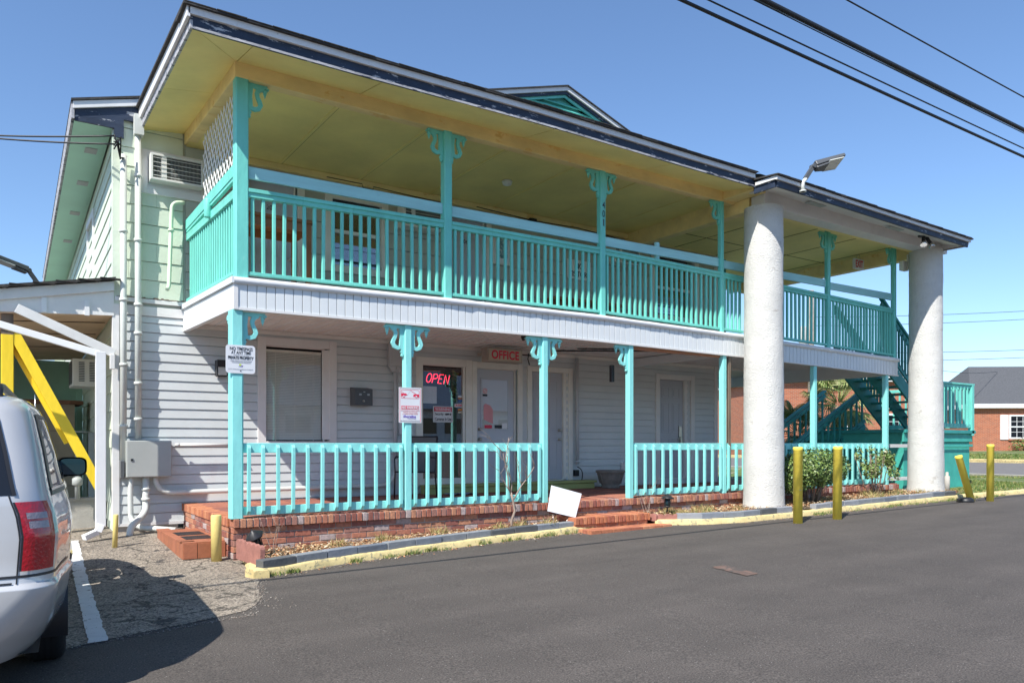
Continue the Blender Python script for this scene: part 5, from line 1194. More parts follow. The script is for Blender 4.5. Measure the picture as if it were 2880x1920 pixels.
# lower flight behind
zl = lambda x: .30+(x-15.0)*.49
for y in (11.0, 12.1):
    m = MB(); m.prism([(14.9, zl(14.9)-.2), (17.9, zl(17.9)-.2), (17.9, zl(17.9)+.12), (14.9, zl(14.9)+.12)], 'y', y, y+.05); m.build('stringer', teal_dk, ST)
    stair_rail(y+.02, 14.9, 17.9, zl, 13, h0=.2, h1=1.0)
for k in range(9): x = 15.05+k*.32; m = MB(); m.box(x, x+.3, 11.05, 12.1, zl(x+.3), zl(x+.3)+.04); m.build('tread', teal_dk, ST)

# ------------------------------------------------------------------ MINIVAN
VA = R(3.4); VO = Vector((-.62, 4.75, gz(0, 5.5)))
VF = Vector((math.sin(VA), math.cos(VA), 0)); VR = Vector((math.cos(VA), -math.sin(VA), 0))
def V3(u, v, z): return VO+VR*u+VF*v+Vector((0, 0, z))
VAN = thing('minivan', tuple(VO+VF*2.5), 'silver minivan parked nose-in beside the porch, seen from behind', 'minivan')
Wt = [(.22, .80), (.28, .87), (.42, .945), (.60, .975), (.645, .978), (.655, .958), (.72, .962), (.90, .975), (1.02, .955), (1.10, .925), (1.16, .91), (1.35, .868), (1.52, .82), (1.60, .79), (1.65, .74), (1.68, .65), (1.70, .35)]
Rt = [(.22, .06), (.30, .01), (.42, -.03), (.60, -.04), (.645, -.04), (.655, .035), (.70, .045), (.90, .05), (1.10, .065), (1.16, .08), (1.35, .17), (1.52, .27), (1.60, .33), (1.65, .42), (1.68, .60), (1.70, .95)]
Ft = [(.22, 5.0), (.42, 5.1), (.70, 5.08), (.95, 4.9), (1.05, 4.2), (1.10, 3.95), (1.35, 3.55), (1.52, 3.2), (1.60, 3.0), (1.65, 2.8), (1.68, 2.5), (1.70, 2.2)]
def RC(z): return .19+.26*max(0, .62-z)/.3
def vsurf(z, q, off=0.0):
    """point on the body: z height, q metres round from rear centre to the right flank"""
    w_ = lerp_tab(Wt, z); r0 = lerp_tab(Rt, z); f0 = lerp_tab(Ft, z); rc = min(RC(z), w_*.5)
    s = 1 if q >= 0 else -1; q = abs(q); L1 = w_-rc; L2 = rc*math.pi/2
    crown = lambda u: .035*(u/max(w_, .01))**2
    if q < L1: u, v, nu, nv = q, r0+crown(q), 0, -1
    elif q < L1+L2:
        a = (q-L1)/rc; u = L1+rc*math.sin(a); v = r0+crown(u)+rc*(1-math.cos(a)); nu, nv = math.sin(a), -math.cos(a)
    else:
        d = q-L1-L2; u = w_; v = r0+.05+rc+d; nu, nv = 1, 0
        L3 = f0-.5-v
        if v > f0-.45: k = (v-(f0-.45)); u = w_-.5*k*k-.25*k; v = min(v, f0+.0)
    u *= 1-(.085+.07*max(0, .6-z))*(1-ss(.1, 1.1, v))
    return V3(s*(u+nu*off), v+nv*off, z)
zsv = [.22, .26, .30, .36, .42, .52, .60, .636, .645, .655, .665, .70, .80, .90, 1.0, 1.06, 1.10, 1.16, 1.25, 1.35, 1.44, 1.52, 1.57, 1.60, 1.63, 1.65, 1.67, 1.68, 1.695, 1.70]
def total(z):
    w_ = lerp_tab(Wt, z); rc = min(RC(z), w_*.5); L = w_-rc+rc*math.pi/2; f0 = lerp_tab(Ft, z); r0 = lerp_tab(Rt, z); return L+(f0-(r0+.05+rc))
NQ = 90
def qn(z, t):     # t in [-1,1] equalised so columns follow the body
    w_ = lerp_tab(Wt, z); rc = min(RC(z), w_*.5); La = w_-rc; Lb = La+rc*math.pi/2; T = total(z); a = abs(t)
    q = La*a/.2 if a < .2 else La+(Lb-La)*(a-.2)/.2 if a < .4 else Lb+(T-Lb)*(a-.4)/.6
    return q*(1 if t >= 0 else -1)
m = MB(); rows = [[vsurf(z, qn(z, -1+2*k/NQ)) for k in range(NQ+1)] for z in zsv]
wheel_v = (1.15, 4.15); wr = .345
# leave out faces inside the wheel arches
o = len(m.v)
for r_ in rows: m.v += [tuple(p) for p in r_]
for i in range(len(rows)-1):
    for j in range(NQ):
        c = sum((rows[i][j], rows[i][j+1], rows[i+1][j], rows[i+1][j+1]), Vector())/4-VO
        u, v, z = c.dot(VR), c.dot(VF), c.z
        if abs(u) > .80 and any((v-wv)**2+(z-.34)**2 < .372**2 for wv in wheel_v): continue
        m.f.append([o+i*(NQ+1)+j, o+i*(NQ+1)+j+1, o+(i+1)*(NQ+1)+j+1, o+(i+1)*(NQ+1)+j]); m.sm.append(True)
top = rows[-1]; m.add(top, [list(range(len(top)))], True)
m.build('body', car_paint, VAN)
m = MB(); m.add([V3(-.80, .30, .24), V3(.80, .30, .24), V3(.85, 5.0, .24), V3(-.85, 5.0, .24)], [(0, 1, 2, 3)]); m.build('underbody', car_trim, VAN)
for wv in wheel_v:
    for s in (-1, 1):
        m = MB(); a0 = V3(s*.55, wv, .34)
        P = [(wv+.38*math.cos(t), .34+.38*math.sin(t)) for t in [R(-20+220*k/16) for k in range(17)]]
        m.grid([[V3(s*.945, a, b) for a, b in P], [V3(s*.60, a, b) for a, b in P]], True); m.build('wheel_well', car_trim, VAN)
        # wheel
        prof = [(.20, -.11), (.30, -.115), (.335, -.095), (wr, -.06), (wr, .06), (.335, .095), (.30, .115), (.20, .11)]
        def ring(prof, mb, n=40):
            oo = len(mb.v)
            for r_, d in prof:
                for k in range(n): t = 2*math.pi*k/n; mb.v.append(tuple(V3(s*(.82)+d, wv+r_*math.cos(t), .345+r_*math.sin(t))))
            for i in range(len(prof)-1):
                for k in range(n): mb.f.append([oo+i*n+k, oo+i*n+(k+1) % n, oo+(i+1)*n+(k+1) % n, oo+(i+1)*n+k]); mb.sm.append(True)
        T = MB(); ring(prof, T)
        for gv in (-.05, -.018, .018, .05): ring([(wr+.0035, gv-.012), (wr+.0035, gv+.012)], T)
        wobj = T.build('wheel', tyre_m, VAN, recalc=True)
        Q = MB(); ring([(.20, .10*s), (.19, .06*s), (.06, .08*s), (.05, .095*s), (.0, .095*s)], Q); Q.build('rim', chrome, wobj)
def patch(name, material, zs_, qa, qb, off, n=8, parent=VAN, smooth=True, thick=False):
    m = MB(); m.grid([[vsurf(z, qa(z)+(qb(z)-qa(z))*k/n, off) for k in range(n+1)] for z in zs_], smooth); return m.build(name, material, parent)
def Lq(z): w_ = lerp_tab(Wt, z); rc = min(RC(z), w_*.5); return w_-rc, w_-rc+rc*math.pi/2
fr = frange
# liftgate glass (dark) right up to the pillar, tail lamps, side glass
gz1 = fr(1.12, 1.58, .03)
patch('rear_window', gl_car, gz1, lambda z: -(Lq(z)[0]+.03), lambda z: Lq(z)[0]+.03, .004, 14)
patch('window_seal', car_trim, gz1, lambda z: Lq(z)[0]+.02, lambda z: Lq(z)[0]+.04, .008, 2)
patch('liftgate_seam', car_trim, fr(.66, 1.12, .04), lambda z: Lq(z)[0]+.000, lambda z: Lq(z)[0]+.008, .003, 1)
patch('liftgate_seam', car_trim, fr(.660, .670, .01), lambda z: -Lq(z)[0], lambda z: Lq(z)[0]-.018, .006, 12)
TLt = lambda a, b: (lambda z: Lq(z)[0]+a+(b-a)*(z-.72)/.37)
zt_ = fr(.725, 1.085, .02)
for sg in (1,):
    TL = patch('tail_light', red_lens, zt_, lambda z: Lq(z)[0]+.022, lambda z: Lq(z)[0]+.20, .012, 12)
    patch('reverse_lamp', clear_lens, fr(.995, 1.028, .011), lambda z: Lq(z)[0]+.05, lambda z: Lq(z)[0]+.16, .017, 8, TL)
    patch('reverse_lamp', clear_lens, fr(.945, .982, .0123), lambda z: Lq(z)[0]+.055, lambda z: Lq(z)[0]+.16, .017, 8, TL)
    patch('lamp_rim', car_trim, zt_, lambda z: Lq(z)[0]+.012, lambda z: Lq(z)[0]+.023, .011, 1, TL)
patch('tail_light', red_lens, zt_, lambda z: -Lq(z)[1], lambda z: -Lq(z)[0]-.06, .012, 12)
patch('bumper_seam', car_trim, fr(.690, .704, .007), lambda z: Lq(z)[0]-.2, lambda z: Lq(z)[1]+.5, .004, 20)
patch('bumper_step', car_trim, fr(.56, .60, .02), lambda z: -Lq(z)[0], lambda z: Lq(z)[0]-.25, .006, 12)
patch('bumper_recess', midgrey, fr(.42, .47, .0125), lambda z: Lq(z)[0]-.20, lambda z: Lq(z)[0]-.08, .004, 4)
def sq(v0): return lambda z: Lq(z)[1]+v0
sgz = fr(1.14, 1.54, .04)
SG = patch('side_window', gl_car, sgz, lambda z: Lq(z)[1]+.10+.12*(z-1.14), lambda z: Lq(z)[1]+1.15, .004, 8)
patch('side_window', gl_car, sgz, lambda z: Lq(z)[1]+1.27, lambda z: Lq(z)[1]+2.1, .004, 8)
patch('side_window', gl_car, sgz, lambda z: Lq(z)[1]+2.2, lambda z: Lq(z)[1]+2.95-.8*(z-1.14), .004, 8)
patch('window_trim', car_trim, fr(1.10, 1.14, .02), lambda z: Lq(z)[1]+.06, lambda z: Lq(z)[1]+3.0, .006, 30)
patch('window_trim', car_trim, fr(1.54, 1.565, .0125), lambda z: Lq(z)[1]+.06, lambda z: Lq(z)[1]+2.7, .006, 30)
patch('window_trim', chrome, fr(1.128, 1.142, .007), lambda z: Lq(z)[1]+.06, lambda z: Lq(z)[1]+3.0, .010, 30)
for d in (.06, 1.19, 2.12): patch('window_pillar', car_trim, sgz, lambda z: Lq(z)[1]+d, lambda z: Lq(z)[1]+d+.09, .006, 2)
for d in (1.2, 2.25): patch('door_seam', car_trim, fr(.36, 1.10, .04), lambda z: Lq(z)[1]+d, lambda z: Lq(z)[1]+d+.012, .003, 1)
for d in (1.35, 2.42): patch('door_handle', car_paint, fr(.93, .96, .015), lambda z: Lq(z)[1]+d, lambda z: Lq(z)[1]+d+.2, .03, 4)
# mirror, roof rails, aerial, spoiler
m = MB(); c = V3(1.0, 3.30, 1.185)
rowsM = []
for t in [0, .35, .7, .92, 1.0]:
    rowsM.append([c+VR*(.115*(1-.35*t**3)*math.copysign(abs(math.cos(a))**.5, math.cos(a)))+VF*(-.02+.13*t)+Vector((0, 0, .085*(1-.3*t**3)*math.copysign(abs(math.sin(a))**.5, math.sin(a)))) for a in [2*math.pi*k/28 for k in range(29)]])
m.grid(rowsM, True); m.add([rowsM[-1][k] for k in range(28)], [list(range(28))], True); m.beam(V3(.86, 3.36, 1.10), V3(.96, 3.34, 1.12), .05, .05); MI = m.build('wing_mirror', car_trim, VAN, recalc=True)
m = MB(); m.add([c+VR*(.100*math.copysign(abs(math.cos(a))**.5, math.cos(a)))+VF*(-.022)+Vector((0, 0, .072*math.copysign(abs(math.sin(a))**.5, math.sin(a)))) for a in [2*math.pi*k/28 for k in range(28)]], [list(range(28))]); m.build('mirror_glass', gl_mirror, MI)
for s in (-1, 1):
    m = MB(); m.tube([V3(s*.60, .55, 1.655), V3(s*.60, .62, 1.715), V3(s*.60, .9, 1.735), V3(s*.60, 2.5, 1.74), V3(s*.60, 2.75, 1.68)], .022, 8); m.build('roof_rail', car_trim, VAN)
m = MB(); m.tube([V3(.72, 3.95, 1.05), V3(.70, 3.80, 1.85)], .004, 6); m.build('aerial', chrome, VAN)
m = MB(); m.grid([[vsurf(z, q, .0)+Vector((0, 0, .012))-VF*o_ for q in frange(-.55, .55, .05)] for z, o_ in ((1.60, .0), (1.615, .10), (1.64, .10), (1.665, .0))], True); m.build('spoiler', car_paint, VAN)
m = MB(); m.box(*sorted((V3(0, 0, 0).x-.26, V3(0, 0, 0).x+.26)), V3(0, .0, 0).y-.01, V3(0, 0, 0).y+.02, .76, .90); m.build('number_plate', sign_w, VAN)

# ------------------------------------------------------------------ bollards
def bollard(x, y, h, r_, material, label, lean=(0, 0), group='yellow bollards along the kerb'):
    g = gz(x, y)-.03; m = MB(); m.lathe([(r_, 0), (r_, h-.05), (r_*1.04, h-.048), (r_*1.04, h-.005), (r_*.9, h+.004), (r_*.4, h+.006)] if h > .8 else [(r_, 0), (r_, h-.01), (r_*.9, h)], (0, 0, 0), 24)
    o = m.build('bollard', material); o.location = (x, y, g); o.rotation_euler = (R(lean[0]), R(lean[1]), 0); return tag(o, label, 'bollard', group)
bollard(10.28, 7.43, 1.20, .070, boll_y, 'tall yellow bollard with chipped paint just right of the nearer column')
bollard(11.22, 7.38, 1.19, .070, boll_y, 'tall yellow bollard in front of the clipped bush', (0, 1.0))
bollard(16.05, 7.62, .96, .068, boll_y, 'leaning yellow bollard by the turquoise landing box', (-8, -15))
bollard(16.25, 7.37, 1.14, .066, boll_y, 'yellow bollard farthest right, standing straight', (0, .7))
bollard(2.10, 9.22, .56, .058, boll_p, 'short faded yellow bollard in front of the tiled step', (0, -.5), 'short bollards by the side step')
bollard(1.22, 10.65, .44, .030, boll_p, 'thin short yellow pipe beside the white downspout', (0, 2), 'short bollards by the side step')
m = MB(); m.lathe([(.16, -.03), (.15, .06), (.10, .09)], (15.72, 7.58, gz(15.7, 7.6)), 18); tag(m.build('rubber_base', black), 'black rubber foot at the leaning bollard', 'bollard base')
m = MB(); m.lathe([(.055, -.05), (.055, .36), (.03, .37), (.03, .44), (.02, .45)], (16.95, 8.55, gz(17, 8.5)+.06), 16); tag(m.build('pipe_stub', concrete), 'short white pipe stub between the farther column and leaning bollard', 'pipe')
m = MB(); m.box(7.35, 7.39, 0, .01, 0, .01) if False else None

# ------------------------------------------------------------------ edging blocks
rb = random.Random(21)
def along(tab, s):
    d = 0
    for a, b in zip(tab, tab[1:]):
        L_ = math.dist(a, b)
        if d+L_ >= s: t = (s-d)/L_; return (a[0]+(b[0]-a[0])*t, a[1]+(b[1]-a[1])*t)
        d += L_
    return tab[-1]
def block_row(tab, s0, n, L_, h, zoff, labels, group, inset=.03, dp=.13):
    s = s0
    for k in range(n):
        a = along(tab, s); b = along(tab, s+L_-.008); d = Vector((b[0]-a[0], b[1]-a[1])).normalized(); nn = Vector((-d.y, d.x))
        ga, gb = gz(*a)+.078, gz(*b)+.078; P = []
        jo = rb.uniform(-.006, .01); hh = h+rb.uniform(-.006, .006)
        m = MB(); nr = 1
        def cc(p, o, z): return (p[0]+nn.x*o, p[1]+nn.y*o, z)
        m.hexa([cc(a, inset+jo, ga), cc(b, inset+jo, gb), cc(b, inset+dp, gb), cc(a, inset+dp, ga), cc(a, inset+jo, ga+hh), cc(b, inset+jo, gb+hh), cc(b, inset+dp, gb+hh), cc(a, inset+dp, ga+hh)])
        mtl = BLK[rb.choice((0, 1, 2, 3, 4, 2, 3))]
        o = m.build('edging_block', mtl, None, .006); tag(o, labels[k] if k < len(labels) else labels[-1], 'edging block', group); s += L_
BLK = [mat('edging_block_%s' % n_, c, .8, .12, 8, .5, 40) for n_, c in (('slate', (.15, .17, .20)), ('blue_grey', (.21, .23, .26)), ('charcoal', (.10, .105, .11)), ('mid_grey', (.23, .245, .26)), ('light_grey', (.28, .29, .31)))]
ORD = ['first', 'second', 'third', 'fourth', 'fifth', 'sixth', 'seventh', 'eighth', 'ninth', 'tenth', 'eleventh', 'twelfth']
block_row(CL, .12, 12, .405, .085, 0, ['%s grey edging block from the left along the kerb before the brick porch' % q for q in ORD], 'edging blocks left of the brick steps')
block_row(CR, .35, 6, .39, .095, 0, ['%s grey edging block from the left between brick steps and nearer column' % q for q in ORD], 'edging blocks between steps and column')
block_row(CR, 3.35, 11, .42, .095, 0, ['%s grey edging block from the left in front of the bushes' % q for q in ORD], 'edging blocks before the bushes')
def scallop(x0, y0, x1, y1, h, label, n=5, th=.055):
    d = Vector((x1-x0, y1-y0)); L_ = d.length; P = [(0, 0), (L_, 0)]
    for k in range(n-1, -1, -1):
        c_ = (k+.5)*L_/n; rr_ = L_/n/2
        for a in range(0, 181, 30): P.append((c_+rr_*math.cos(R(a)), h+rr_*.55*math.sin(R(a))))
    m = MB(); m.prism(P, 'y', -th/2, th/2); o = m.build('scalloped_edging', scallop_m, None, .004, recalc=True)
    o.location = (x0, y0, gz(x0, y0)+.06); o.rotation_euler = (0, 0, math.atan2(d.y, d.x)); return tag(o, label, 'edging', 'scalloped red edging')
scallop(2.27, 8.92, 2.31, 8.12, .19, 'scalloped red edging slab at the left end of the bed', 6)
scallop(8.38, 9.02, 8.46, 8.62, .08, 'scalloped red edging right beside the brick steps', 3); scallop(8.47, 8.66, 8.95, 8.42, .07, 'scalloped red edging in front of the black lantern', 4)
scallop(10.02, 8.28, 10.78, 8.20, .06, 'scalloped red edging at the foot of the nearer column', 5)

# yard sign, lanterns, bare shrub
YS = thing('yard_sign', (6.75, 8.85, .2), 'blank white yard sign leaning by the brick steps', 'yard sign')
def PYp(px, py, Y):
    t = (px-1176)/1771; dx, dy, dz = .5563+.831*t, .831-.5563*t, (1018-py)/1771; k = Y/dy; return (k*dx, Y, 1.36+k*dz)
Q = [tuple(v) for v in (PYp(1258, 1173, 8.90), PYp(1322, 1188, 8.80), PYp(1336, 1133, 8.86), PYp(1267, 1114, 8.96))]
m = MB(); m.add(Q+[(a, b+.008, c) for a, b, c in Q], [(0, 1, 2, 3), (7, 6, 5, 4), (0, 4, 5, 1), (1, 5, 6, 2), (2, 6, 7, 3), (3, 7, 4, 0)]); m.build('panel', sign_w, YS)
m = MB(); m.tube([(Q[0][0]+.12, 8.91, .05), (Q[0][0]+.10, 8.91, .35)], .004, 6); m.tube([(Q[1][0]-.12, 8.87, .05), (Q[1][0]-.10, 8.87, .30)], .004, 6); m.build('stake', metal, YS)
def lantern(x, y, tilt, label):
    Ln = thing('path_lantern', (x, y, gz(x, y)+.08), label, 'lantern', 'path lanterns'); z = gz(x, y)+.08
    m = MB(); m.lathe([(.012, 0), (.010, .16), (.05, .17), (.05, .185)], (x, y, z), 10); m.build('stake', black, Ln)
    m = MB()
    for k in range(6): a = 2*math.pi*k/6; m.beam((x+.045*math.cos(a), y+.045*math.sin(a), z+.185), (x+.06*math.cos(a), y+.06*math.sin(a), z+.30), .008, .008, (math.cos(a), math.sin(a), 0))
    m.lathe([(.105, .30), (.10, .315), (.03, .36), (.012, .38)], (x, y, z), 6); m.build('cage', black, Ln); m = MB(); m.lathe([(.038, .19), (.05, .298)], (x, y, z), 6); m.build('glass', gl_mirror, Ln)
    Ln.rotation_euler = (R(tilt[0]), R(tilt[1]), 0)
lantern(2.50, 8.72, (18, -28), 'black lantern leaning over at the left end of the bed'); lantern(8.80, 8.75, (0, 3), 'black lantern upright in the bed right of the brick steps')
BS = thing('bare_shrub', (6.0, 8.95, .1), 'leafless shrub in front of the second porch railing bay', 'shrub')
rt = random.Random(9)
m = MB()
def br(p, d, L_, r_, lv):
    pts = [p]; q = Vector(p); d = Vector(d).normalized()
    for i in range(5):
        d = (d+Vector((rt.uniform(-.22, .22), rt.uniform(-.18, .18), rt.uniform(-.05, .16)))).normalized(); q = q+d*L_/5; pts.append(tuple(q))
        if lv > 0 and i in (1, 2, 3, 4) and rt.random() < .62:
            s = rt.choice((-1, 1)); br(tuple(q), (d.x+s*rt.uniform(.5, 1.1), d.y+rt.uniform(-.4, .4), d.z+rt.uniform(-.2, .3)), L_*rt.uniform(.35, .6), r_*.55, lv-1)
    m.tube(pts, r_, 7, r1=r_*.35)
b0 = (5.98, 8.93, .12)
m.tube([b0, (5.96, 8.92, .28), (6.02, 8.92, .42), (5.99, 8.92, .56), (5.95, 8.92, .68)], .020, 9, r1=.016)
br((5.95, 8.92, .66), (-.35, 0, 1), .62, .013, 2); br((6.0, 8.92, .58), (.55, -.1, 1), .55, .012, 2); br((5.96, 8.92, .68), (.05, .1, 1), .5, .010, 2); br((5.93, 8.92, .70), (-.6, .1, .8), .35, .007, 1)
m.build('branches', twig, BS)
m = MB()
def br2(x, y, n, h):
    for k in range(n): br((x+rt.uniform(-.05, .05), y, gz(x, y)+.08), (rt.uniform(-.5, .5), rt.uniform(-.2, .2), 1), h*rt.uniform(.6, 1), .0045, 1)
br2(2.62, 8.80, 4, .42); tag(m.build('dry_weed', twig), 'thin dry weed stalks by the leaning lantern', 'weed')
m = MB(); br2(8.55, 8.92, 4, .6); tag(m.build('dry_weed', twig), 'thin dry stalks against the third porch railing bay', 'weed')

# ---- litter, grass (nobody could count it)
def leaves(name, n, fn, s, material, label, cat):
    m = MB()
    for _ in range(n):
        x, y, z = fn(); a = rt.uniform(0, 6.28); t = rt.uniform(-.7, .7); L_ = s*rt.uniform(.5, 1.4); w_ = L_*rt.uniform(.25, .55)
        ux, uy = math.cos(a), math.sin(a); d = Vector((ux, uy, t*.7)).normalized(); sd = Vector((-uy, ux, rt.uniform(-.5, .5))).normalized(); c = Vector((x, y, z))
        m.add([c-d*L_/2, c+sd*w_/2+Vector((0, 0, .006)), c+d*L_/2, c-sd*w_/2], [(0, 1, 2, 3)])
    o = m.build(name, material); return tag(o, label, cat, None, 'stuff')
def bedfn(tab, xa, xb, yb, z, pw=1.0):
    def f():
        x = xa+(xb-xa)*rt.random(); a = lerp_tab(tab, x)+.18; y = a+(yb-a)*rt.random()**pw; return x, y, gz(x, 8.5)+z+.02+.05*rt.random()**3
    return f
leaves('leaf_litter', 8500, bedfn(CL, 2.4, 7.0, 9.10, .085), .045, litter, 'dry brown leaves and bark covering the left planting bed', 'leaf litter')
leaves('leaf_litter', 9000, bedfn(CR, 8.5, 16.8, 9.15, .10), .045, litter, 'dry brown leaves covering the planting bed right of the steps', 'leaf litter')
def blades(name, n, fn, h, material, label, wd=.006, spread=.5):
    m = MB()
    for _ in range(n):
        x, y, z, hs = fn(); a = rt.uniform(0, 6.28); H_ = h*hs*rt.uniform(.5, 1.2); dx, dy = math.cos(a)*spread*H_*rt.random(), math.sin(a)*spread*H_*rt.random()
        b = rt.uniform(0, 3.14); wx, wy = math.cos(b)*wd, math.sin(b)*wd
        m.add([(x-wx, y-wy, z), (x+wx, y+wy, z), (x+dx*.5+wx*.7, y+dy*.5+wy*.7, z+H_*.6), (x+dx*.5-wx*.7, y+dy*.5-wy*.7, z+H_*.6), (x+dx*1.3, y+dy*1.3, z+H_)], [(0, 1, 2, 3), (3, 2, 4)])
    return tag(m.build(name, material), label, 'grass', None, 'stuff')
def tuft_fn(cs):
    def f():
        x, y, r_, hs = rt.choice(cs); a = rt.uniform(0, 6.28); q = r_*rt.random()**.7; X, Y = x+math.cos(a)*q, y+math.sin(a)*q; return X, Y, gz(X, Y), hs
    return f
def stones(name, n, fn, s, material, label):
    m = MB()
    for _ in range(n):
        x, y = fn(); z = gz(x, y)+.004; q = s*rt.uniform(.4, 1.3); a = rt.uniform(0, 6.28); P = []
        for k in range(4): t = a+k*math.pi/2+rt.uniform(-.4, .4); P.append((x+q*math.cos(t), y+q*math.sin(t), z))
        m.add(P+[(x+q*.2, y, z+q*rt.uniform(.5, 1.1))], [(0, 1, 4), (1, 2, 4), (2, 3, 4), (3, 0, 4)])
    return tag(m.build(name, material), label, 'gravel', None, 'stuff')
stone_m = ramp_island('loose_stone', [(.15, .13, .11), (.22, .195, .165), (.09, .08, .075), (.28, .255, .22), (.19, .15, .12)], .9, .2, .2)
def edge_pt():
    y = rt.uniform(6.0, 7.8); x = lerp_tab(edge, y)+rt.gauss(0, .035); return x, y
def edge_pt2():
    x = rt.uniform(.2, 1.75); return x, 6.0+.21*(x-.4)/1+rt.gauss(0, .03)
stones('loose_gravel', 800, lambda: edge_pt() if rt.random() < .5 else edge_pt2(), .007, stone_m, 'loose stones along the crumbling edge of the old pavement')
stones('loose_gravel', 3200, lambda: (rt.uniform(-.2, 2.1), 6.3+4.6*rt.random()), .008, stone_m, 'small loose stones scattered over the old worn pavement')
def kp():
    tb, L_ = (CL, 5.1) if rt.random() < .45 else (CR, 9.0); p_ = along(tb, rt.uniform(.05, L_)); return p_[0]+rt.gauss(0, .03), p_[1]-.03-abs(rt.gauss(0, .07))
stones('loose_gravel', 1800, kp, .007, stone_m, 'grit and small stones along the foot of the yellow kerb')
leaves('leaf_litter', 420, lambda: (lambda q: (q[0], q[1]-.03, gz(*q)+.012))(kp()), .030, litter, 'scattered dry leaves blown against the yellow kerb', 'leaf litter')
cs = []
for k in range(46): s = rt.uniform(.1, 5.1); p = along(CL, s); cs.append((p[0], p[1]-.02, rt.uniform(.02, .09), rt.uniform(.4, 1.0)))
for k in range(40): s = rt.uniform(3.0, 9.5); p = along(CR, s); cs.append((p[0], p[1]-.05, rt.uniform(.05, .16), rt.uniform(.4, .9)))
blades('kerb_grass', 2700, tuft_fn(cs), .075, grass_m, 'green grass tufts sprouting along the foot of the yellow kerb', .004, .9)
cs += [(.78+.11*k/9+rt.uniform(-.02, .05), 6.08+.9*k/9, .05, .35) for k in range(10)]+[(rt.uniform(1.2, 2.0), rt.uniform(9.0, 11.3), .06, .5) for _ in range(6)]
cs2 = [(x_+rt.uniform(-.2, .2), 8.8+rt.uniform(-.15, .2), .12, rt.uniform(.5, 1.3)) for x_ in (3.3, 3.9, 4.3, 5.0, 5.6, 6.2, 6.6)]+[(rt.uniform(9.0, 10.3), rt.uniform(8.5, 9.0), .14, rt.uniform(.6, 1.4)) for _ in range(9)]+[(rt.uniform(12.4, 15.9), rt.uniform(8.3, 9.0), .14, rt.uniform(.5, 1.2)) for _ in range(10)]
f0 = tuft_fn(cs2)
blades('bed_grass', 2600, lambda: (lambda q: (q[0], q[1], q[2]+.09, q[3]))(f0()), .14, drygrass_m, 'dry yellow-green grass tufts in the planting beds', .005, .8)
def vf():
    x = rt.uniform(16.9, 24.4); y = rt.uniform(8.2, 15)
    if noise.noise((x*.5, y*.5, 2)) < -.12: x, y = rt.uniform(19, 24), rt.uniform(11, 15)
    return x, y, gz(x, y)+.03, 1
blades('verge_grass', 26000, vf, .05, grass_m, 'short patchy grass on the verge beside the side street', .008, .9)
def vf2(): x = rt.uniform(35.6, 46); y = rt.uniform(14, 30); return x, y, gz(x, 20)+.05, 1
blades('verge_grass', 14000, vf2, .09, grass_m, 'grass in front of the brick house across the side street', .02, .9)

# ---- bushes and palms
def leaf_cloud(m, c, rad, n, s, shell=.55, flat=1.0, seed=0, up=.3):
    for _ in range(n):
        d = Vector((rt.gauss(0, 1), rt.gauss(0, 1), rt.gauss(0, 1))).normalized(); rr_ = shell+(1-shell)*rt.random()**.6
        k = 1+.16*noise.noise(d*2.3+Vector((seed, 0, 0)))+.10*noise.noise(d*6+Vector((0, seed, 0))); p = Vector(c)+Vector((d.x*rad[0], d.y*rad[1], d.z*rad[2]))*rr_*k
        n_ = (d+Vector((rt.uniform(-.9, .9), rt.uniform(-.9, .9), rt.uniform(-.4, .9)+up))).normalized(); a = n_.orthogonal().normalized(); b = n_.cross(a)
        t = rt.uniform(0, 6.28); a, b = a*math.cos(t)+b*math.sin(t), b*math.cos(t)-a*math.sin(t); L_ = s*rt.uniform(.7, 1.3)
        m.add([p-a*L_/2, p+b*L_*.25, p+a*L_/2, p-b*L_*.25], [(0, 1, 2, 3)])
HB = thing('clipped_bush', (12.35, 8.75, .2), 'dense clipped round green bush between the two columns', 'bush')
m = MB(); leaf_cloud(m, (12.42, 8.62, .92), (.80, .52, .36), 6800, .055, .45, seed=3); leaf_cloud(m, (11.85, 8.70, .78), (.42, .40, .34), 2400, .055, .4, seed=5); m.build('foliage', leaf_dk, HB)
m = MB()
for k in range(9): a = k*.8; m.tube([(12.35+.10*math.cos(a), 8.64+.08*math.sin(a), .2), (12.38+.16*math.cos(a), 8.64+.14*math.sin(a), .5), (12.42+.50*math.cos(a), 8.62+.32*math.sin(a), .95)], .022, 7, r1=.008)
m.build('stem', bark, HB)
SB = thing('sparse_bush', (14.6, 8.72, .2), 'sparse upright evergreen bush right of the clipped one', 'bush')
m = MB()
for k in range(24):
    a, b = rt.uniform(-.5, .5), rt.uniform(-.25, .25); hgt = rt.uniform(.75, 1.30)-abs(a)*.35; leaf_cloud(m, (14.45+a*.9, 8.68+b, .22+hgt*.80), (.11, .09, .17), 75, .062, .2, seed=k)
m.build('foliage', leaf_lt, SB); m = MB()
for k in range(12): a, b = rt.uniform(-.5, .5), rt.uniform(-.25, .25); m.tube([(14.45, 8.68, .18), (14.45+a*.5, 8.68+b*.5, .55), (14.45+a*.9, 8.68+b, 1.15)], .014, 6, r1=.004)
m.build('stem', bark, SB)
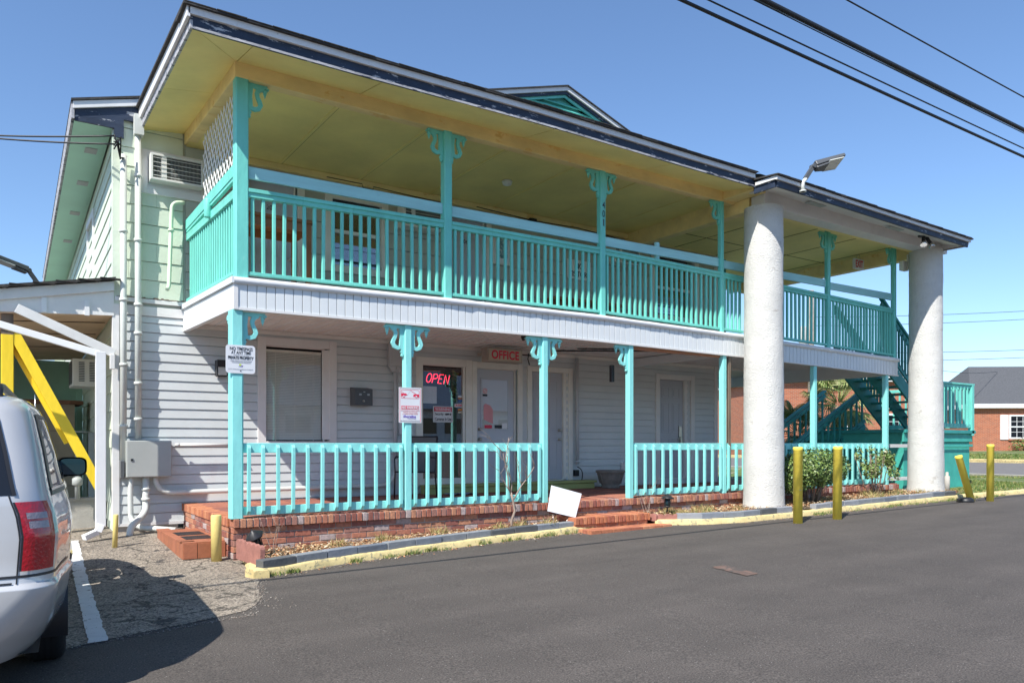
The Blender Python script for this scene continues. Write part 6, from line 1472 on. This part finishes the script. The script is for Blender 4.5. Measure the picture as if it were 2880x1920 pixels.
def palm(x, y, zc, R_, n, label, trunk_h):
    P_ = thing('palm_tree', (x, y, gz(x, y)), label, 'palm tree', 'palms behind the staircase'); c = Vector((x, y, zc))
    m = MB()
    for k in range(n):
        az_ = rt.uniform(0, 6.28); el = rt.uniform(-.75, 1.25); d = Vector((math.cos(az_)*math.cos(el), math.sin(az_)*math.cos(el), math.sin(el))); st = c+d*.12; L_ = R_*rt.uniform(.35, .55); hub = st+d*L_
        m.tube([st, st+d*L_*.5, hub], .012, 5); sd = d.cross(Vector((0, 0, 1))).normalized(); nn = sd.cross(d).normalized(); F_ = R_*rt.uniform(.45, .65)
        for j in range(19):
            t = -1.45+2.9*j/18; dd = (d*math.cos(t)+sd*math.sin(t)).normalized(); p1 = hub+dd*F_*.55+nn*.02*math.cos(t*3); dr = F_*.45*(.6+.4*rt.random()); p2 = p1+(dd*.8+Vector((0, 0, -.75))).normalized()*dr; w_ = nn.cross(dd).normalized()*.018
            m.add([hub, p1-w_, p1+w_+nn*.008, p2], [(0, 1, 2), (1, 3, 2)])
    m.build('crown', palm_m, P_)
    m = MB(); g = gz(x, y); prof = [(.19+.02*math.sin(i*2.1)+.015*(i % 2), (zc-g-.05)*i/18) for i in range(19)]; m.lathe(prof, (x, y, g), 14); m.build('trunk', bark, P_)
palm(19.97, 13.1, 2.45, 1.15, 60, 'taller palm with drooping fronds seen under the balcony', 2); palm(18.1, 13.1, 1.62, .95, 46, 'lower palm left of the taller one, behind the railing', 1)

# ------------------------------------------------------------------ houses across the street
def house(x, y, rz, Lx, Ly, hw, hr, label, wins, hip=1.8, wing=True):
    H_ = thing('brick_house', (x, y, gz(min(x, 60), y)), label, 'house', 'brick houses across the street'); g = gz(min(x, 60), y)
    def p(name, m, mt, par=H_, bev=0): o = m.build(name, mt, None, bev); o.parent = par; return o
    m = MB(); m.box(0, Lx, 0, Ly, -.3, hw); p('wall', m, far_brick)
    m = MB(); ov = .25; m.add([(-ov, -ov, hw), (Lx+ov, -ov, hw), (Lx+ov, Ly+ov, hw), (-ov, Ly+ov, hw), (hip, Ly/2, hr), (Lx-hip, Ly/2, hr)], [(0, 1, 5, 4), (1, 2, 5), (2, 3, 4, 5), (3, 0, 4), (3, 2, 1, 0)]); RF = p('roof', m, roof_grey)
    m = MB(); m.box(-.3, Lx+.3, -.30, -.22, hw-.22, hw+.05); m.box(-.3, -.22, -.22, Ly+.2, hw-.22, hw+.05); m.box(-.2, Lx+.2, -.22, 0, hw-.23, hw-.2); p('white_eave', m, far_white)
    for (wx, w_, wz, wh, sh) in wins:
        m = MB(); m.box(wx, wx+w_, -.03, -.01, wz, wz+wh); W_ = p('window', m, gl_car)
        m = MB(); frame_bars(m, wx-.1, wx+w_+.1, wz-.1, wz+wh+.1, .1, -.08, -.005)
        m.box(wx, wx+w_, -.07, -.031, wz+wh/2-.04, wz+wh/2+.04)
        for k in (1, 2): m.box(wx+w_*k/3-.012, wx+w_*k/3+.012, -.05, -.031, wz, wz+wh)
        for k in (1, 3): m.box(wx, wx+w_, -.049, -.032, wz+wh*k/4-.012, wz+wh*k/4+.012)
        p('frame', m, far_white, W_)
        if sh:
            for sx in (wx-.65, wx+w_+.15): m = MB(); m.box(sx, sx+.5, -.06, -.005, wz-.15, wz+wh+.1); p('shutter', m, far_white)
        m = MB(); m.box(wx-.15, wx+w_+.15, -.10, 0, wz-.2, wz-.11); p('sill', m, far_brick)
    H_.rotation_euler = (0, 0, rz); return H_
house(52.6, 24.9, R(-36.9), 14, 8, 3.05, 5.9, 'brick house with grey hipped roof and white shutters at the right', [(2.35, 1.15, .95, 1.35, True), (6.5, 1.15, .95, 1.35, True)])
house(35.5, 27.8, R(-30), 8.6, 8, 4.5, 6.0, 'orange brick house seen behind the staircase and palms', [(4.4, 1.0, 1.0, 1.4, False), (6.8, .9, 1.0, 1.4, False)], 1.5)
m = MB()
for k in range(44): leaf_cloud(m, (54.2+k*.21*.8, 23.1-k*.21*.6, gz(54, 20)+.45+.06*math.sin(k)), (.35, .35, .42), 70, .12, .5, seed=k)
tag(m.build('hedge', leaf_dk), 'low clipped hedge in front of the house at the right', 'hedge')
# ------------------------------------------------------------------ poles and wires
def ray(px, py, d): t = (px-1176)/1771; return Vector(((.5563+.831*t)*d, (.831-.5563*t)*d, 1.36+(1018-py)/1771*d))
PL = ray(1863, 700, 36); UP_ = thing('utility_pole', (PL.x, PL.y, .5), 'distant wooden utility pole with a transformer, seen through the balcony railing', 'utility pole')
m = MB(); m.lathe([(.16, 0), (.12, 8.2)], (PL.x, PL.y, .3), 14); m.build('pole', mat('pale_pole_wood', (.30, .26, .22), .85, .2, 5), UP_)
m = MB(); m.lathe([(.18, 0), (.2, .05), (.2, .8), (.1, .9)], (PL.x-.45, PL.y+.1, 5.9), 16); m.tube([(PL.x-.45, PL.y+.1, 6.8), (PL.x-.4, PL.y+.1, 7.1)], .04, 8); m.build('transformer', midgrey, UP_)
def sag(a, b, s, n=24): return [tuple(Vector(a).lerp(Vector(b), k/n)-Vector((0, 0, s*4*(k/n)*(1-k/n)))) for k in range(n+1)]
for i, (za, pb, lab) in enumerate(((7.6, (2900, 672), 'highest thin wire at the far right'), (7.2, (2900, 690), 'second thin wire down at the far right'), (5.6, (2900, 770), 'third thin wire down at the far right'), (5.2, (2900, 785), 'lowest thin wire above the brick house roof'))):
    m = MB(); m.tube(sag((PL.x, PL.y, za-.35*(za > 7)), ray(pb[0], pb[1], 34), .25), .011, 6); tag(m.build('power_line', hose), lab+', running to the distant pole', 'wire', 'distant wires')
a_ = ray(2070, 830, 40); m = MB(); m.tube(sag(a_, ray(2291, 853, 53), .3), .012, 6); tag(m.build('power_line', hose), 'wire dropping to the ridge of the right-hand brick house', 'wire', 'distant wires')
# the bundle over the lot, parallel with the front of the building
for i, (y, z, r_, lab) in enumerate(((5.40, 5.70, .018, 'lowest overhead wire crossing the top right sky'), (5.38, 5.81, .009, 'thin overhead wire just above the lowest one'), (5.28, 6.00, .028, 'thick bundled overhead wire crossing the top right sky'), (5.285, 5.955, .006, 'thin wire lashed under the thick overhead bundle'), (5.14, 6.35, .009, 'topmost overhead wire at the top right corner'))):
    m = MB(); P = [(x_, y, z+.00035*(x_-16)**2*(1 if abs(x_-16) < 60 else 1)) for x_ in frange(-22, 60, 1.5)]
    m.tube([tuple(Vector(p)) for p in P], r_, 8)
    if i == 2: m.tube([(p[0], p[1]+.03, p[2]+.012*math.sin(p[0]*1.7)) for p in P], .010, 6)
    tag(m.build('overhead_wire', hose), lab, 'wire', 'overhead wires')
# service drop to the left corner
for i, (py, ty, lab) in enumerate(((292, 5.62, 'upper service wire reaching the left corner of the building'), (308, 5.46, 'lower service wire reaching the left corner of the building'))):
    a_ = ray(-500, py-26 if i == 0 else py-58, 10.2); t_ = ray(262, 312 if i == 0 else 331, 10.45)
    m = MB(); m.tube(sag(a_, t_, .10), .012, 8); tag(m.build('service_wire', hose), lab, 'wire', 'service wires')
m = MB(); t_ = ray(262, 322, 10.45)
for k in range(5): m.tube([t_+Vector((0, 0, .08-.05*k)), t_+Vector((.06+.03*math.sin(k*2), .05, -.08+.04*k)), t_+Vector((.09, .12, -.20)), Vector((1.47+.01*k, 11.88, 5.34))], .010, 6)
tag(m.build('cable_tangle', hose), 'tangle of black cables where the service wires meet the conduit', 'cable')
# rusty patch on the lot
m = MB(); m.grid([[(6.08+.13*i/6+.215*j/6+.012*noise.noise((i*.9, j*.9, 0)), 4.97+.56*i/6+.03*j/6+.012*noise.noise((i*.9, j*.9, 5)), gz(6.2, 5.2)+.005) for j in range(7)] for i in range(7)]); struct(m.build('asphalt_patch', rust))

OP = thing('opposite_building', (20, -34, 0), 'long motel with a slate blue roof across the street, mirrored in the office window', 'building')
m = MB(); m.box(-25, 60, -56, -48, -.5, 5.0); m.build('wall', fascia_white, OP)
m = MB(); m.add([(-27, -46.5, 4.9), (62, -46.5, 4.9), (62, -52, 9.5), (-27, -52, 9.5)], [(0, 1, 2, 3)]); m.add([(-27, -57.5, 4.9), (62, -57.5, 4.9), (62, -52, 9.5), (-27, -52, 9.5)], [(3, 2, 1, 0)]); m.build('roof', mat('slate_blue_metal_roof', (.10, .14, .20), .5, .1, .3), OP)
m = MB(); x = -25
while x < 60: m.box(x, x+2.4, -47.99, -47.93, 2.4, 4.0); x += 3.4
m.build('window_band', gl_car, OP)
